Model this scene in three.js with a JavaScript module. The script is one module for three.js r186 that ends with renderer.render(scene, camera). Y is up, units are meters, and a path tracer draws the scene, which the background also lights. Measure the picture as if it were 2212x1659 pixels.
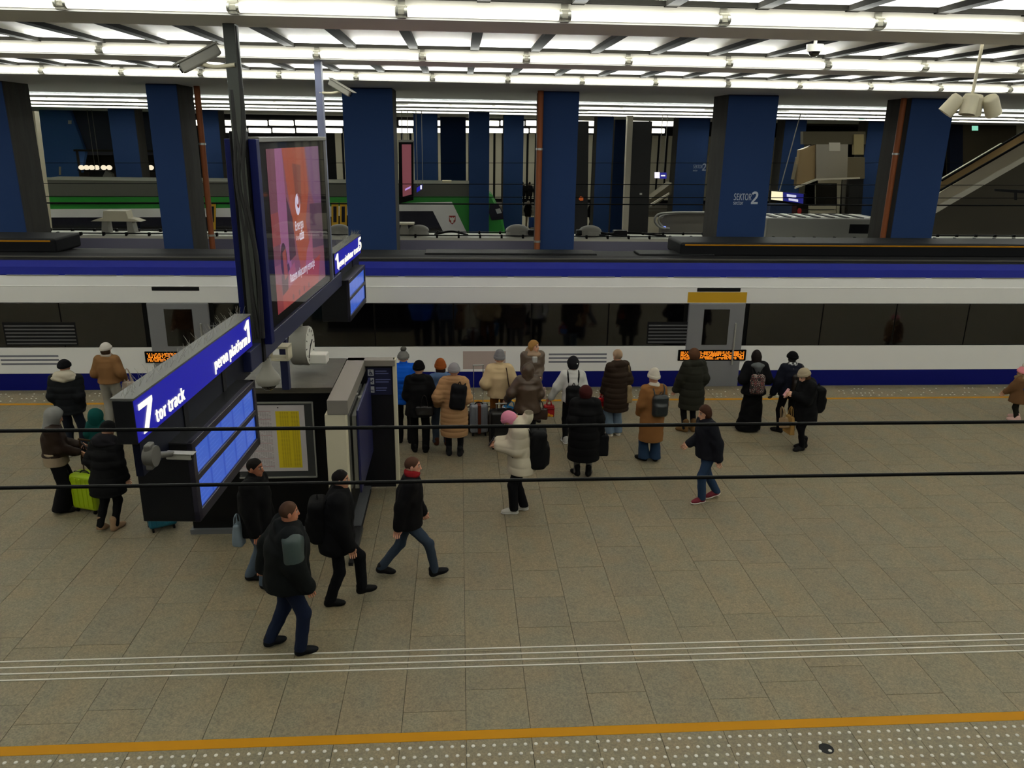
import * as THREE from 'three';
import { mergeGeometries } from 'three/addons/utils/BufferGeometryUtils.js';
import { RoundedBoxGeometry } from 'three/addons/geometries/RoundedBoxGeometry.js';
import { TextGeometry } from 'three/addons/geometries/TextGeometry.js';
import { FontLoader } from 'three/addons/loaders/FontLoader.js';
import { RectAreaLightUniformsLib } from 'three/addons/lights/RectAreaLightUniformsLib.js';

// ---------- camera, light, exposure ----------
const scene = new THREE.Scene();
scene.background = new THREE.Color(0x000000);
const camera = new THREE.PerspectiveCamera(2 * Math.atan(829.5 / 1700) * 180 / Math.PI, 2212 / 1659, 0.1, 200);
camera.position.set(0, 5.5, 0);
const RIGHT = new THREE.Vector3(0.99782, 0.01422, 0.06437), UP = new THREE.Vector3(0.0058, 0.95374, -0.30059), FWD = new THREE.Vector3(0.06567, -0.30031, -0.95158);
camera.quaternion.setFromRotationMatrix(new THREE.Matrix4().makeBasis(RIGHT, UP, FWD.clone().negate()));
const renderer = new THREE.WebGLRenderer({ antialias: true });
renderer.toneMapping = THREE.LinearToneMapping;
renderer.toneMappingExposure = 1.0;
renderer.shadowMap.enabled = true;
RectAreaLightUniformsLib.init();

const TUBE_DOWN = 12, TUBE_UP = 60, TUBE_BACK = 9, TUBE_W = 0.08;     // radiance of the tube rows, downwards and towards the panels
const LAMP_COLOR = new THREE.Color().setRGB(0.97, 1.0, 0.93);
const ROWS_NEAR = [1.0, -3.9, -8.5, -13.15, -18.0], ROWS_FAR = [-26.4, -31.0, -35.5, -40.2];
function rowLight(z, y, x0, x1, k = 1) {
  for (const [I, dy, ty, tz, dz] of [[TUBE_DOWN, -0.055, -1, 0, 0], [TUBE_UP, 0.03, 0.66, 0.75, 0.05], ...(z > -17 ? [[TUBE_BACK, -0.01, -0.45, -0.9, -1.09]] : [])]) {
    const l = new THREE.RectAreaLight(LAMP_COLOR, I * k, x1 - x0, TUBE_W);
    l.name = 'fluorescent_row'; l.position.set((x0 + x1) / 2, y + dy, z + 0.065 + dz);
    l.lookAt((x0 + x1) / 2, y + dy + ty, z + 0.065 + dz + tz); scene.add(l);
  }
}
for (const z of ROWS_NEAR) rowLight(z, 6.64, -24, 28);
for (const z of ROWS_FAR) rowLight(z, 6.6, -26, 34, 1.1);

// ---------- helpers ----------
let seed = 7;
const rnd = (a = 0, b = 1) => { seed = (seed * 1664525 + 1013904223) >>> 0; return a + (b - a) * seed / 4294967296; };
const V = (x, y, z) => new THREE.Vector3(x, y, z);
// a point of the photograph (2212 x 1659) on the plane at depth z
function P(px, py, z) {
  const d = RIGHT.clone().multiplyScalar(px - 1106).addScaledVector(UP, 829.5 - py).addScaledVector(FWD, 1700);
  const t = z / d.z; return V(d.x * t, 5.5 + d.y * t, z);
}
const counts = {};
function numbered(name) { const n = counts[name] = (counts[name] ?? -1) + 1; return n ? name + '_' + String(n).padStart(3, '0') : name; }
function mat(color, roughness = 0.8, extra = {}) { return new THREE.MeshPhysicalMaterial({ color, roughness, ...extra }); }
function glow(color, k = 1, extra = {}) { return new THREE.MeshStandardMaterial({ color: 0x111111, roughness: 0.4, emissive: color, emissiveIntensity: k, ...extra }); }
function add(name, geo, m, parent, label) {
  const g = Array.isArray(geo) ? (geo.length > 1 ? merge(geo) : geo[0]) : geo;
  const o = new THREE.Mesh(g, m); o.name = parent === scene ? numbered(name) : partName(parent, name);
  o.castShadow = o.receiveShadow = true; parent.add(o);
  if (label) o.userData.label = label;
  return o;
}
function partName(p, n) { const c = p.userData.__n ??= {}; c[n] = (c[n] ?? -1) + 1; return c[n] ? n + '_' + String(c[n]).padStart(3, '0') : n; }
function merge(list) {
  const l = list.map((g) => { const q = g.index ? g.toNonIndexed() : g.clone(); for (const k of Object.keys(q.attributes)) if (!['position', 'normal', 'uv'].includes(k)) q.deleteAttribute(k); if (!q.attributes.uv) q.setAttribute('uv', new THREE.BufferAttribute(new Float32Array(q.attributes.position.count * 2), 2)); return q; });
  return mergeGeometries(l);
}
function thing(name, label, category, [x, y, z] = [0, 0, 0], yaw = 0, group) {
  const o = new THREE.Group(); o.name = numbered(name); o.position.set(x, y, z); o.rotation.y = yaw; scene.add(o);
  o.userData = { label, category }; if (group) o.userData.group = group;
  return o;
}
function struct(name, o) { const g = o ?? new THREE.Group(); g.name = name; g.userData.kind = 'structure'; scene.add(g); return g; }
function box(x0, x1, y0, y1, z0, z1, r = 0) {
  const w = Math.abs(x1 - x0), h = Math.abs(y1 - y0), d = Math.abs(z1 - z0);
  const g = r ? new RoundedBoxGeometry(w, h, d, 1, Math.min(r, w / 2.1, h / 2.1, d / 2.1)) : new THREE.BoxGeometry(w, h, d);
  return g.translate((x0 + x1) / 2, (y0 + y1) / 2, (z0 + z1) / 2);
}
function tube(points, r, seg = 0, radial = 6) {
  const c = points.length === 2 ? new THREE.LineCurve3(points[0], points[1]) : new THREE.CatmullRomCurve3(points, false, 'centripetal');
  return new THREE.TubeGeometry(c, seg || (points.length === 2 ? 1 : points.length * 5), r, radial, false);
}
function rod(a, b, r, r2 = r, radial = 12) {
  const d = b.clone().sub(a), g = new THREE.CylinderGeometry(r2, r, d.length(), radial);
  g.applyQuaternion(new THREE.Quaternion().setFromUnitVectors(V(0, 1, 0), d.clone().normalize()));
  return g.translate((a.x + b.x) / 2, (a.y + b.y) / 2, (a.z + b.z) / 2);
}
function prism(points, depth, bevel = 0) {   // an outline in x, y extruded along z
  const s = new THREE.Shape(points.map((p) => new THREE.Vector2(p[0], p[1])));
  return new THREE.ExtrudeGeometry(s, { depth, bevelEnabled: bevel > 0, bevelSize: bevel, bevelThickness: bevel, bevelSegments: 1, curveSegments: 8 });
}
function profileX(points, x0, x1) {           // an outline in (z, y) extruded along x
  const g = prism(points.map(([z, y]) => [-z, y]), x1 - x0); g.rotateY(Math.PI / 2); return g.translate(x0, 0, 0);
}
function canvas(w, h, draw, srgb = true) {
  const c = document.createElement('canvas'); c.width = w; c.height = h; draw(c.getContext('2d'), w, h);
  const t = new THREE.CanvasTexture(c); if (srgb) t.colorSpace = THREE.SRGBColorSpace; t.anisotropy = 8; return t;
}
function face(w, h) { return new THREE.PlaneGeometry(w, h); }
const font = await new FontLoader().loadAsync('fonts/droid/droid_sans_bold.typeface.json');
const fontR = await new FontLoader().loadAsync('fonts/droid/droid_sans_regular.typeface.json');
function text(s, size, depth = 0.006, f = font) { return new TextGeometry(s, { font: f, size, depth, curveSegments: 3, bevelEnabled: false }); }
const ORD = ['first', 'second', 'third', 'fourth', 'fifth', 'sixth', 'seventh', 'eighth', 'ninth', 'tenth', 'eleventh', 'twelfth', 'thirteenth', 'fourteenth', 'fifteenth', 'sixteenth', 'seventeenth', 'eighteenth', 'nineteenth', 'twentieth'];

// stone and concrete grain
function grain(size, base, spread, chroma, patches, freq = 1) {
  const d = new Uint8Array(size * size * 4); const N = 128, grid = [];
  for (let k = 0; k < 3; k++) grid.push(Float32Array.from({ length: N * N }, () => rnd(-1, 1)));
  const sm = (g, u, v, n) => { u *= n; v *= n; const i = Math.floor(u), j = Math.floor(v), a = u - i, b = v - j, q = (x, y) => g[((y + n * 8) % n) * N + ((x + n * 8) % n)]; const s = a * a * (3 - 2 * a), t = b * b * (3 - 2 * b); return (q(i, j) * (1 - s) + q(i + 1, j) * s) * (1 - t) + (q(i, j + 1) * (1 - s) + q(i + 1, j + 1) * s) * t; };
  for (let y = 0; y < size; y++) for (let x = 0; x < size; x++) {
    const u = x / size, v = y / size, p = sm(grid[0], u, v, 8) * 0.6 + sm(grid[1], u, v, 24) * 0.4, q = sm(grid[2], u, v, 6);
    const r = rnd(), m = sm(grid[1], u, v, 110) * 0.7 + sm(grid[0], v, u, 64) * 0.3, s = (r < 0.1 ? -1.2 : r > 0.9 ? 1.3 : rnd(-0.45, 0.45)) * spread + p * patches + m * spread * 1.1;
    const o = (y * size + x) * 4;
    d[o] = base[0] * (1 + s + q * chroma); d[o + 1] = base[1] * (1 + s); d[o + 2] = base[2] * (1 + s - q * chroma); d[o + 3] = 255;
    for (let c = 0; c < 3; c++) d[o + c] = Math.max(0, Math.min(255, d[o + c]));
  }
  const t = new THREE.DataTexture(d, size, size); t.colorSpace = THREE.SRGBColorSpace; t.wrapS = t.wrapT = THREE.RepeatWrapping; t.magFilter = THREE.LinearFilter; t.minFilter = THREE.LinearFilter; t.needsUpdate = true; return t;
}
function planarUV(g, sx = 1, sz = 1, ou = 0, ov = 0, axis = 'y') {
  const p = g.attributes.position, uv = new Float32Array(p.count * 2);
  for (let i = 0; i < p.count; i++) { const a = axis === 'x' ? p.getZ(i) : p.getX(i), b = axis === 'y' ? p.getZ(i) : p.getY(i); uv[i * 2] = a / sx + ou; uv[i * 2 + 1] = b / sz + ov; }
  g.setAttribute('uv', new THREE.BufferAttribute(uv, 2)); return g;
}
const graniteTex = grain(1024, [113, 104, 83], 0.15, 0.03, 0.035);
const concreteTex = grain(512, [112, 108, 98], 0.06, 0.03, 0.16);
const M = {
  granite: [[1, 1, 1], [0.965, 0.965, 0.975], [1.02, 1.015, 1.0], [0.94, 0.94, 0.95], [0.985, 0.99, 0.98]].map((c) => mat(new THREE.Color().setRGB(...c), 0.62, { map: graniteTex })),
  joint: mat(0x37332b, 0.95), steel: mat(0xcfcdc4, 0.35), yellow: mat(0xa87408, 0.7, { specularIntensity: 0.3 }), gray: mat(0x8a8880, 0.6), dark: mat(0x101013, 0.65, { specularIntensity: 0.4 }), black: mat(0x050506, 0.6, { specularIntensity: 0.25 }),
  beam: mat(0xeff1f2, 0.8), panel: mat(0xf1eee2, 0.55), strip: mat(0x141311, 0.9, { specularIntensity: 0.08 }), canGray: mat(0x9a968a, 0.5), reflector: mat(0xf4f2ea, 0.45), tubeGlow: glow(0xfffbea, 2.6),
  concrete: mat(0xffffff, 0.85, { map: concreteTex }), darkConcrete: mat(0x777777, 0.9, { map: concreteTex }),
  blue: mat(0x213a66, 0.75, { specularIntensity: 0.4 }), blueDark: mat(0x14284f, 0.75), navy: mat(0x121c48, 0.45), cream: mat(0xcfc8ae, 0.6), white: mat(0xe4e3da, 0.35), wall: mat(0x3a3833, 0.9), rust: mat(0x8a4a22, 0.7),
  kiosk: mat(0x050608, 0.4, { specularIntensity: 0.4 }), silver: mat(0xa9aaa6, 0.35, { metalness: 0.6 }), whitePaint: mat(0xececea, 0.42), glassDark: mat(0x050506, 0.08, { clearcoat: 1, clearcoatRoughness: 0.05 }),
};
// ---------- the setting: floor, walls, ceiling ----------
const EDGE_NEAR = -5.25, EDGE_FAR = -17.12;
{
  const fl = struct('floor'); 
  add('platform_slab', box(-30, 34, -0.95, -0.032, EDGE_FAR, EDGE_NEAR), M.joint, fl);
  // granite slabs: columns 0.625 m wide, staggered
  const W = 0.625, gap = 0.005, TX0 = P(1007, 1596, -6.3).x, geos = {};
  const slabGeo = (len, v) => geos[len.toFixed(2) + v] ??= planarUV(new THREE.BoxGeometry(W - gap, 0.032, len - gap), 1.3, 1.3, v * 0.37, v * 0.61);
  const small = [];
  const zones = [[EDGE_NEAR, -6.155], [-6.275, EDGE_FAR]];
  const place = (x, z0, z1, k) => {
    if (z0 - z1 < 0.05) return;
    const v = Math.floor(rnd(0, 5)), g = slabGeo(z0 - z1, v), m = M.granite[Math.floor(rnd(0, 5))], zc = (z0 + z1) / 2;
    const vis = Math.abs(x - 0.4) < 0.66 * -zc + 1.6;
    if (zc > -10.6 && vis) { const o = add('floor_tile', g, m, fl); o.position.set(x, -0.016 + rnd(-0.0008, 0.0008), zc); }
    else if (vis || zc < -10.6) small.push([g.clone().translate(x, -0.016, zc), Math.floor(rnd(0, 5))]);
    else small.push([g.clone().translate(x, -0.016, zc), 0]);
  };
  for (let i = -38; i <= 38; i++) {
    const x = TX0 + (i + 0.5) * W;
    place(x, EDGE_NEAR, -6.155, 0);
    let z = -6.275; const first = rnd(0.25, 1.15); let cut = z - first;
    while (z > EDGE_FAR) { cut = Math.max(cut, EDGE_FAR); place(x, z, cut, 1); z = cut; cut -= rnd(0, 1) < 0.55 ? 1.25 : rnd(0, 1) < 0.5 ? 0.94 : 0.63; }
  }
  for (let k = 0; k < 5; k++) { const o = add('far_paving', small.filter((s) => s[1] === k).map((s) => s[0]), M.granite[k], fl); o.userData.kind = 'stuff'; }
  add('safety_line', box(-30, 34, -0.03, 0.001, -6.275, -6.155), M.yellow, fl, 'wide yellow line along the near platform edge');
  add('safety_line', box(-30, 34, -0.03, 0.0025, -16.27, -16.16), M.yellow, fl, 'yellow line along the far platform edge');
  for (const z of [-7.23, -7.335, -7.44, -7.545]) add('guidance_strip', box(-30, 34, -0.004, 0.007, z - 0.0085, z + 0.0085), M.steel, fl);
  // tactile studs
  const stud = new THREE.LatheGeometry([[0, 0.009], [0.012, 0.008], [0.017, 0.0045], [0.019, 0]].map((p) => new THREE.Vector2(...p)), 10);
  const rows = [-6.07, -5.955, -5.845, -5.74, -5.635], near = [], rest = [];
  rows.forEach((z, r) => { for (let i = -70; i < 80; i++) { const x = 0.4 + i * 0.099 + (r % 2) * 0.0495; (Math.abs(x - 0.4) < 4.85 && near.length < 300 && r < 4 ? near : rest).push([x, z]); } });
  for (let r = 0; r < 4; r++) for (let i = -160; i < 200; i++) if (rnd() < 0.35) rest.push([0.4 + i * 0.099 + (r % 2) * 0.0495, -16.42 - r * 0.16]);
  for (const [x, z] of near) { if (rnd() < 0.015) continue; const o = add('stud', stud, M.steel, fl); o.position.set(x, 0, z); }
  for (const [name, m, list] of [['edge_studs', M.steel, rest.filter((q) => q[1] > -10)], ['far_studs', M.steel, rest.filter((q) => q[1] < -10)]]) { const im = new THREE.InstancedMesh(stud, m, list.length); list.forEach(([x, z], i) => im.setMatrixAt(i, new THREE.Matrix4().makeTranslation(x, 0, z))); im.name = name; im.userData.kind = 'stuff'; fl.add(im); }
  { const d = V(0, 0, 0).copy(P(1785, 1617, -1)).sub(V(0, 5.5, 0)), k = -5.5 / d.y; add('tar_spot', new THREE.CylinderGeometry(0.065, 0.07, 0.002, 18).translate(d.x * k, 0.001, d.z * k), M.dark, fl, 'dark round spot among the studs'); }
  add('platform_edge', box(-30, 34, -0.9, -0.002, EDGE_FAR - 0.06, EDGE_FAR), M.concrete, fl);
  add('platform_edge', box(-30, 34, -0.9, -0.002, EDGE_NEAR, EDGE_NEAR + 0.06), M.concrete, fl);
  add('track_bed', box(-40, 50, -1.2, -1.0, EDGE_NEAR, 9), M.wall, fl);
  add('track_bed', box(-40, 50, -1.2, -1.0, -25.6, EDGE_FAR - 0.06), M.wall, fl);
  add('track_bed', box(-40, 50, -1.2, -1.0, -46.4, -37.5), M.wall, fl);
  add('far_platform', box(-40, 50, -1.0, 0, -37.5, -25.7), M.concrete, fl);
  add('far_platform', box(-40, 50, -1.0, 0, -62, -46.4), M.cream, fl);
  struct('wall_front', new THREE.Mesh(box(-40, 50, -1.2, 7.4, 9, 9.3), M.wall));
  struct('wall_left', new THREE.Mesh(box(-40.3, -40, -1.2, 7.4, -63, 9.3), M.wall));
  struct('wall_right', new THREE.Mesh(box(50, 50.3, -1.2, 7.4, -63, 9.3), M.wall));
  const wb = struct('wall_back');
  add('backing', box(-40, 50, -1.2, 7.4, -62.6, -62.2), M.dark, wb);
  for (let i = 0; i < 66; i++) { const x = -9.2 + i * 0.63; if (x > 27) break; add('wall_panel', box(x, x + 0.46, 0.9, 5.7, -62.2, -62.1), M.cream, wb); }
}
{
  const ce = struct('ceiling');
  add('ceiling_slab', box(-40.3, 50.3, 6.9, 7.2, -63, 9.3), M.wall, ce);
  const px = 0.25, pitch = 0.93;
  const bays = [[-4.8, -8.5], [-9.4, -13.15], [-14.05, -18.0]];
  for (const [z0, z1] of bays) {
    const xr = [-(-z1 * 0.62 + 1), -z1 * 0.72 + 1];
    const gp = box(-0.4, 0.4, 0, 0.02, z1 + 0.06, z0);
    for (let k = Math.floor(xr[0] / pitch); k <= Math.ceil(xr[1] / pitch); k++) {
      const x = px + k * pitch;
      const a = add('ceiling_panel', gp, M.panel, ce); a.position.set(x + pitch / 2, 6.8, 0);
      add('divider', box(x - 0.065, x + 0.065, 6.745, 6.83, z1, z0), M.strip, ce);
    }
    add('frame_strip', box(-26, 30, 6.755, 6.84, z1 + 0.013, z1 + 0.085), M.strip, ce);
    add('bay_lining', box(-26, 30, 6.822, 6.83, z1, z0), M.panel, ce);
  }
  add('bay_lining', box(-26, 30, 6.8, 6.83, -3.9, 9), M.panel, ce);
  for (const z of [-3.9, -8.5, -13.15]) {
    add('beam', box(-26, 30, 6.58, 6.9, z - 0.9, z), M.beam, ce);
    add('reflector', box(-26, 30, 6.6, 6.8, z, z + 0.012), M.reflector, ce); add('rear_tube', box(-24, 28, 6.6, 6.67, z - 0.99, z - 0.92, 0.03), M.tubeGlow, ce);
  }
  add('track_soffit', box(-40, 50, 6.58, 6.9, -26.3, -18.0), M.beam, ce);
  add('reflector', box(-26, 30, 6.6, 6.8, -18.0, -17.988), M.reflector, ce);
  for (const z of [-26.4, -31.0, -35.5]) { add('beam', box(-40, 50, 6.5, 6.9, z - 2.1, z), M.beam, ce); }
  add('bay_lining', box(-30, 40, 6.8, 6.83, -40.2, -26.3), M.panel, ce);
  add('track_soffit', box(-40, 50, 6.5, 6.9, -49.5, -40.2), M.beam, ce);
  add('bay_lining', box(-40, 50, 6.6, 6.64, -62, -49.5), M.concrete, ce);
}
// ---------- fluorescent tubes ----------
{
  const L = 1.6, rowName = { '-8.5': 'nearest', '-13.15': 'second', '-18': 'third' };
  const tubeG = new THREE.CylinderGeometry(0.045, 0.045, 1.48, 12).rotateZ(Math.PI / 2), cap = new THREE.CylinderGeometry(0.04, 0.045, 0.03, 12).rotateZ(Math.PI / 2);
  const bracket = merge([box(-0.05, 0.05, -0.06, 0.06, -0.05, 0.02, 0.012), box(-0.035, 0.035, 0.02, 0.14, -0.06, -0.03), box(-0.075, 0.075, -0.035, 0.025, -0.03, 0.03, 0.012)]);
  for (const [z, y, row] of [[-8.5, 6.64, 'nearest'], [-13.15, 6.64, 'second'], [-18.0, 6.64, 'third']]) {
    let n = 0; const lo = P(0, row === 'nearest' ? 30 : 140, z).x - 0.8, hi = P(2212, row === 'nearest' ? 70 : 190, z).x + 0.8;
    for (let k = Math.ceil((lo + 0.55 - 0.8) / L); -0.55 + (k + 0.5) * L < hi; k++) {
      const t = thing('fluorescent_lamp', `${ORD[n++]} fluorescent tube from the left in the ${row} bright row under the ceiling`, 'lamp', [-0.55 + (k + 0.5) * L, y, z + 0.065]);
      add('tube', tubeG, M.tubeGlow, t);
      for (const s of [-1, 1]) { const c = add('end_cap', cap, M.silver, t); c.position.x = s * 0.755; }
      const b = add('lampholder', bracket, M.gray, t); b.position.x = 0.8;
    }
  }
  // the rows of the bays beyond the pillars
  const far = [[-31.0, 6.6, 0.5], [-35.5, 6.58, -0.1], [-40.2, 6.56, 0.25]];
  const tg = new THREE.CylinderGeometry(0.065, 0.065, 1.47, 8).rotateZ(Math.PI / 2);
  const BAYS = [[22, 318, 'in the leftmost bay'], [430, 742, 'in the bay around the advert screen'], [856, 1168, 'between the advert screen and the middle pillar'], [1250, 1545, 'between the middle and SEKTOR 2 pillars'], [1680, 1936, 'between the SEKTOR 2 and spotlight pillars'], [2054, 2230, 'at the right edge']];
  const tally = {}, PX = (x, y, z) => { const d = V(x, y - 5.5, z); return 1106 + 1700 * d.dot(RIGHT) / d.dot(FWD); };
  const bayLabel = (kind, row, x, y, z) => { const c = PX(x, y, z), bay = BAYS.find((q) => c > q[0] - 12 && c < q[1] + 12); if (!bay) return null; const k = row + bay[2], n = tally[k] = (tally[k] ?? -1) + 1; return `${ORD[n]} ${kind} from left, ${row} row, ${bay[2]}`; };
  const farLamp = (g, x, y, z, kind, row) => { const label = bayLabel(kind, row, x, y, z); if (!label) return; const o = add('fluorescent_lamp', g, M.tubeGlow, scene); o.position.set(x, y, z); o.userData = { label, category: 'lamp', group: `${kind}s of the ${row} row` }; };
  far.forEach(([z, y, ph], r) => { for (let k = Math.ceil(P(0, 230, z).x / L); ph + k * L < P(2212, 270, z).x; k++) farLamp(tg, ph + k * L, y, z + 0.09, 'far tube', ['top', 'middle', 'bottom'][r] + ' tube'); });
  for (const [z, py, side, ph] of [[-53, 268, 'upper', 0.2], [-58, 284, 'lower', 0.9]]) {
    const yr = P(1106, py, z).y + 0.014 * -6;
    for (let k = -14; k < 9; k++) farLamp(box(-0.76, 0.76, -0.16, 0.16, -0.05, 0.05, 0.04), ph + k * 1.62, yr + 0.014 * (ph + k * 1.62 + 6), z, 'light box', side + ' back');
    add('lamp_panel', box(-26, 21, yr + 0.05, 6.64, z - 0.12, z - 0.05), M.dark, scene.getObjectByName('ceiling'));
  }
  for (const [z, py] of [[-53, 268], [-58, 284]]) { const l = new THREE.RectAreaLight(LAMP_COLOR, 5, 36, 0.3); l.name = 'back_row_lamp'; l.position.set(-4, P(1106, py, z).y - 0.2, z); l.lookAt(-4, 0, z - 2); scene.add(l); }
}
// ---------- pillars ----------
{
  const F = -20.7, B = -21.9;
  const defs = [
    [[-75, 10], -35, 44, 'tall blue pillar cut by the left edge of the photo'],
    [[319, 385], 353, 412, 'tall blue pillar with an orange pipe on its right side, left of the advert screen'],
    [[740, 848], 775, 865, 'tall blue pillar just right of the advert screen'],
    [[1169, 1250], 1157, 1238, 'tall blue pillar in mid picture with an orange pipe on its left edge'],
    [[1572, 1679], 1560, 1650, 'tall blue pillar lettered SEKTOR 2'],
    [[1966, 2058], 1948, 2010, 'tall blue pillar under the spotlight cluster, with an orange pipe on its left'],
  ];
  defs.forEach(([[a, b], c, d, label], i) => {
    const xa = P(a, 215 + i * 5, F).x, xb = P(b, 215 + i * 5, F).x;
    const t = thing('pillar', label, 'pillar', [(xa + xb) / 2, -1, (F + B) / 2]); const w = (xb - xa) / 2, D = (F - B) / 2;
    add('column_core', box(-w, w, 0, 7.58, -D, D), M.darkConcrete, t);
    add('blue_panel', box(-w - 0.004, w + 0.004, 0.02, 7.57, D, D + 0.03, 0.012), M.blue, t);
    if (i === 4) {
      const y0 = P(1600, 437, F).y + 1, x0 = P(1583, 437, F).x - t.position.x;
      const l = [text('SEKTOR', 0.165, 0.006, fontR).scale(0.6, 1, 1).translate(x0, y0 + 0.06, D + 0.03), text('2', 0.32, 0.006).scale(0.85, 1, 1).translate(x0 + 0.46, y0 - 0.04, D + 0.03), text('sector', 0.1, 0.006, fontR).scale(0.7, 1, 1).translate(x0, y0 - 0.06, D + 0.03)];
      add('lettering', l, mat(0xb9c0cc, 0.6), t, 'white lettering SEKTOR sector 2');
    }
  });
  // orange pipes
  const pipe = (px0, py0, px1, py1, z, label) => { const a = P(px0, py0, z), b = P(px1, py1, z), x = (a.x + b.x) / 2; const t = thing('drain_pipe', label, 'pipe', [x, -1, z]);
    add('pipe', new THREE.CylinderGeometry(0.075, 0.075, 7.58, 12).translate(0, 3.79, 0), M.rust, t); for (const h of [1.5, 3.9, 6.2]) add('pipe_clip', new THREE.CylinderGeometry(0.09, 0.09, 0.05, 12).translate(0, h, 0), M.silver, t); };
  pipe(437, 260, 455, 540, -21.4, 'orange brown drain pipe beside the blue pillar at left');
  pipe(1168, 260, 1159, 540, -20.55, 'orange brown drain pipe on the left edge of the middle blue pillar');
  pipe(1944, 260, 1908, 520, -20.9, 'orange brown drain pipe left of the pillar under the spotlights');
}
// ---------- the white and blue train at the far platform edge ----------
const TRAIN_Z = -17.25;
{
  const Z0 = TRAIN_Z, X0 = -30, X1 = 34;
  const t = thing('train', 'white passenger train with blue stripes and a black window band at the platform edge', 'train', [0, -0.98, -18.7]);
  const S = (name, pts, m, x0 = X0, x1 = X1, label) => add(name, profileX(pts, x0, x1).translate(0, 0.98, 18.7), m, t, label);
  const B = (name, x0, x1, y0, y1, z0, z1, m, r = 0, label) => add(name, box(x0, x1, y0, y1, z0, z1, r).translate(0, 0.98, 18.7), m, t, label);
  const blueTop = mat(0x141f80, 0.6, { specularIntensity: 0.3 }), blueLow = mat(0x0b1268, 0.6, { specularIntensity: 0.3 });
  S('body_core', [[Z0 - 0.05, -0.6], [Z0 - 0.05, 2.5], [Z0 - 0.3, 2.8], [-19.9, 2.75], [-20.1, 2.4], [-20.1, -0.6]], M.black);
  S('lower_stripe', [[Z0 - 0.06, -0.62], [Z0 - 0.02, -0.62], [Z0, -0.2], [Z0, 0.352], [Z0 - 0.06, 0.352]], blueLow, X0, X1, 'dark blue lower stripe');
  B('lower_panel', X0, X1, 0.36, 0.95, Z0 - 0.06, Z0 + 0.002, M.whitePaint);
  S('upper_panel', [[Z0 - 0.06, 1.95], [Z0 + 0.002, 1.95], [Z0 + 0.004, 2.3], [Z0 + 0.012, 2.31], [Z0 - 0.005, 2.325], [Z0 - 0.05, 2.53], [Z0 - 0.1, 2.53]], M.whitePaint);
  S('roof_stripe', [[Z0 - 0.1, 2.54], [Z0 - 0.05, 2.54], [Z0 - 0.12, 2.7], [Z0 - 0.26, 2.82], [Z0 - 0.3, 2.82]], blueTop, X0, X1, 'bright blue stripe below the roof');
  for (let x = X0; x < X1; x += 1.2) B('drip_rail', x, x + 1.06, 2.528, 2.545, Z0 - 0.06, Z0 - 0.025, M.silver);
  S('roof', [[Z0 - 0.27, 2.815], [Z0 - 0.3, 2.86], [Z0 - 0.42, 2.87], [-18.1, 2.89], [-19.3, 2.82], [-19.9, 2.75], [-19.9, 2.6], [Z0 - 0.3, 2.7]], mat(0x131316, 0.7, { specularIntensity: 0.3 }), X0, X1);
  B('roof_rail', X0, X1, 2.87, 2.9, Z0 - 0.36, Z0 - 0.31, mat(0x4a4842, 0.6));
  for (const [a, b] of [[-16, -11.6], [-4.5, -3.2], [-0.8, 3.2], [4.2, 6.0]]) B('roof_box', a, b, 2.85, 2.92, -18.9, -18.2, mat(0x0e0f12, 0.6, { specularIntensity: 0.3 }), 0.03);
  // raised fairings with a yellow line
  const fy = P(1860, 524, -18.3).y;
  for (const [a, b] of [[P(1470, 525, -18.3).x, X1], [X0, P(120, 515, -18.3).x]]) {
    B('roof_fairing', a, b, 2.85, fy - 0.02, -19.5, -18.25, mat(0x101114, 0.6, { specularIntensity: 0.3 }), 0.06);
    B('warning_line', a + 0.1, b - 0.1, fy - 0.09, fy - 0.06, -18.26, -18.245, M.yellow);
  }
  // doors
  const doors = [5.84, -6.12, -18.1, 17.8], dw = 0.66, windows = [];
  const doorPaint = mat(0x77787c, 0.5), yel = mat(0xc79a12, 0.5);
  doors.forEach((x, i) => {
    const d = B('door', x - dw, x + dw, -0.3, 1.95, Z0 - 0.05, Z0 + 0.02, doorPaint, 0.03, 'grey sliding door');
    add('door_window', box(x - 0.3, x + 0.3, 0.98, 1.82, Z0 + 0.005, Z0 + 0.03, 0.03).translate(0, 0.98, 18.7), M.glassDark, d);
    add('handrail', box(x + 0.44, x + 0.48, 0.5, 1.5, Z0 + 0.02, Z0 + 0.05, 0.01).translate(0, 0.98, 18.7), M.silver, d);
    B('step_vent', x - 0.5, x + 0.5, 2.215, 2.3, Z0 - 0.02, Z0 + 0.015, M.dark, 0.01);
    if (i === 0) B('class_stripe', x - 0.7, x + 0.66, 1.965, 2.205, Z0 - 0.02, Z0 + 0.008, yel, 0, 'yellow band above the door');
    // amber dot display
    const disp = B('destination_display', x - 0.82, x + 0.78, 0.6, 0.86, Z0 - 0.02, Z0 + 0.03, M.black, 0.01);
    const dots = []; for (let r = 0; r < 7; r++) for (let c = 0; c < 61; c++) if (rnd() < 0.74) dots.push(box(x - 0.765 + c * 0.0246, x - 0.749 + c * 0.0246, 0.635 + r * 0.028, 0.655 + r * 0.028, Z0 + 0.03, Z0 + 0.033));
    const o = add('amber_lights', dots.map((g) => g.translate(0, 0.98, 18.7)), glow(0xff8a1e, 1.5), disp); o.userData.kind = 'stuff';
  });
  const ds = [...doors].sort((a, b) => a - b);
  B('window_band', X0, X1, 0.955, 1.945, Z0 - 0.06, Z0 - 0.012, M.black);
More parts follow.
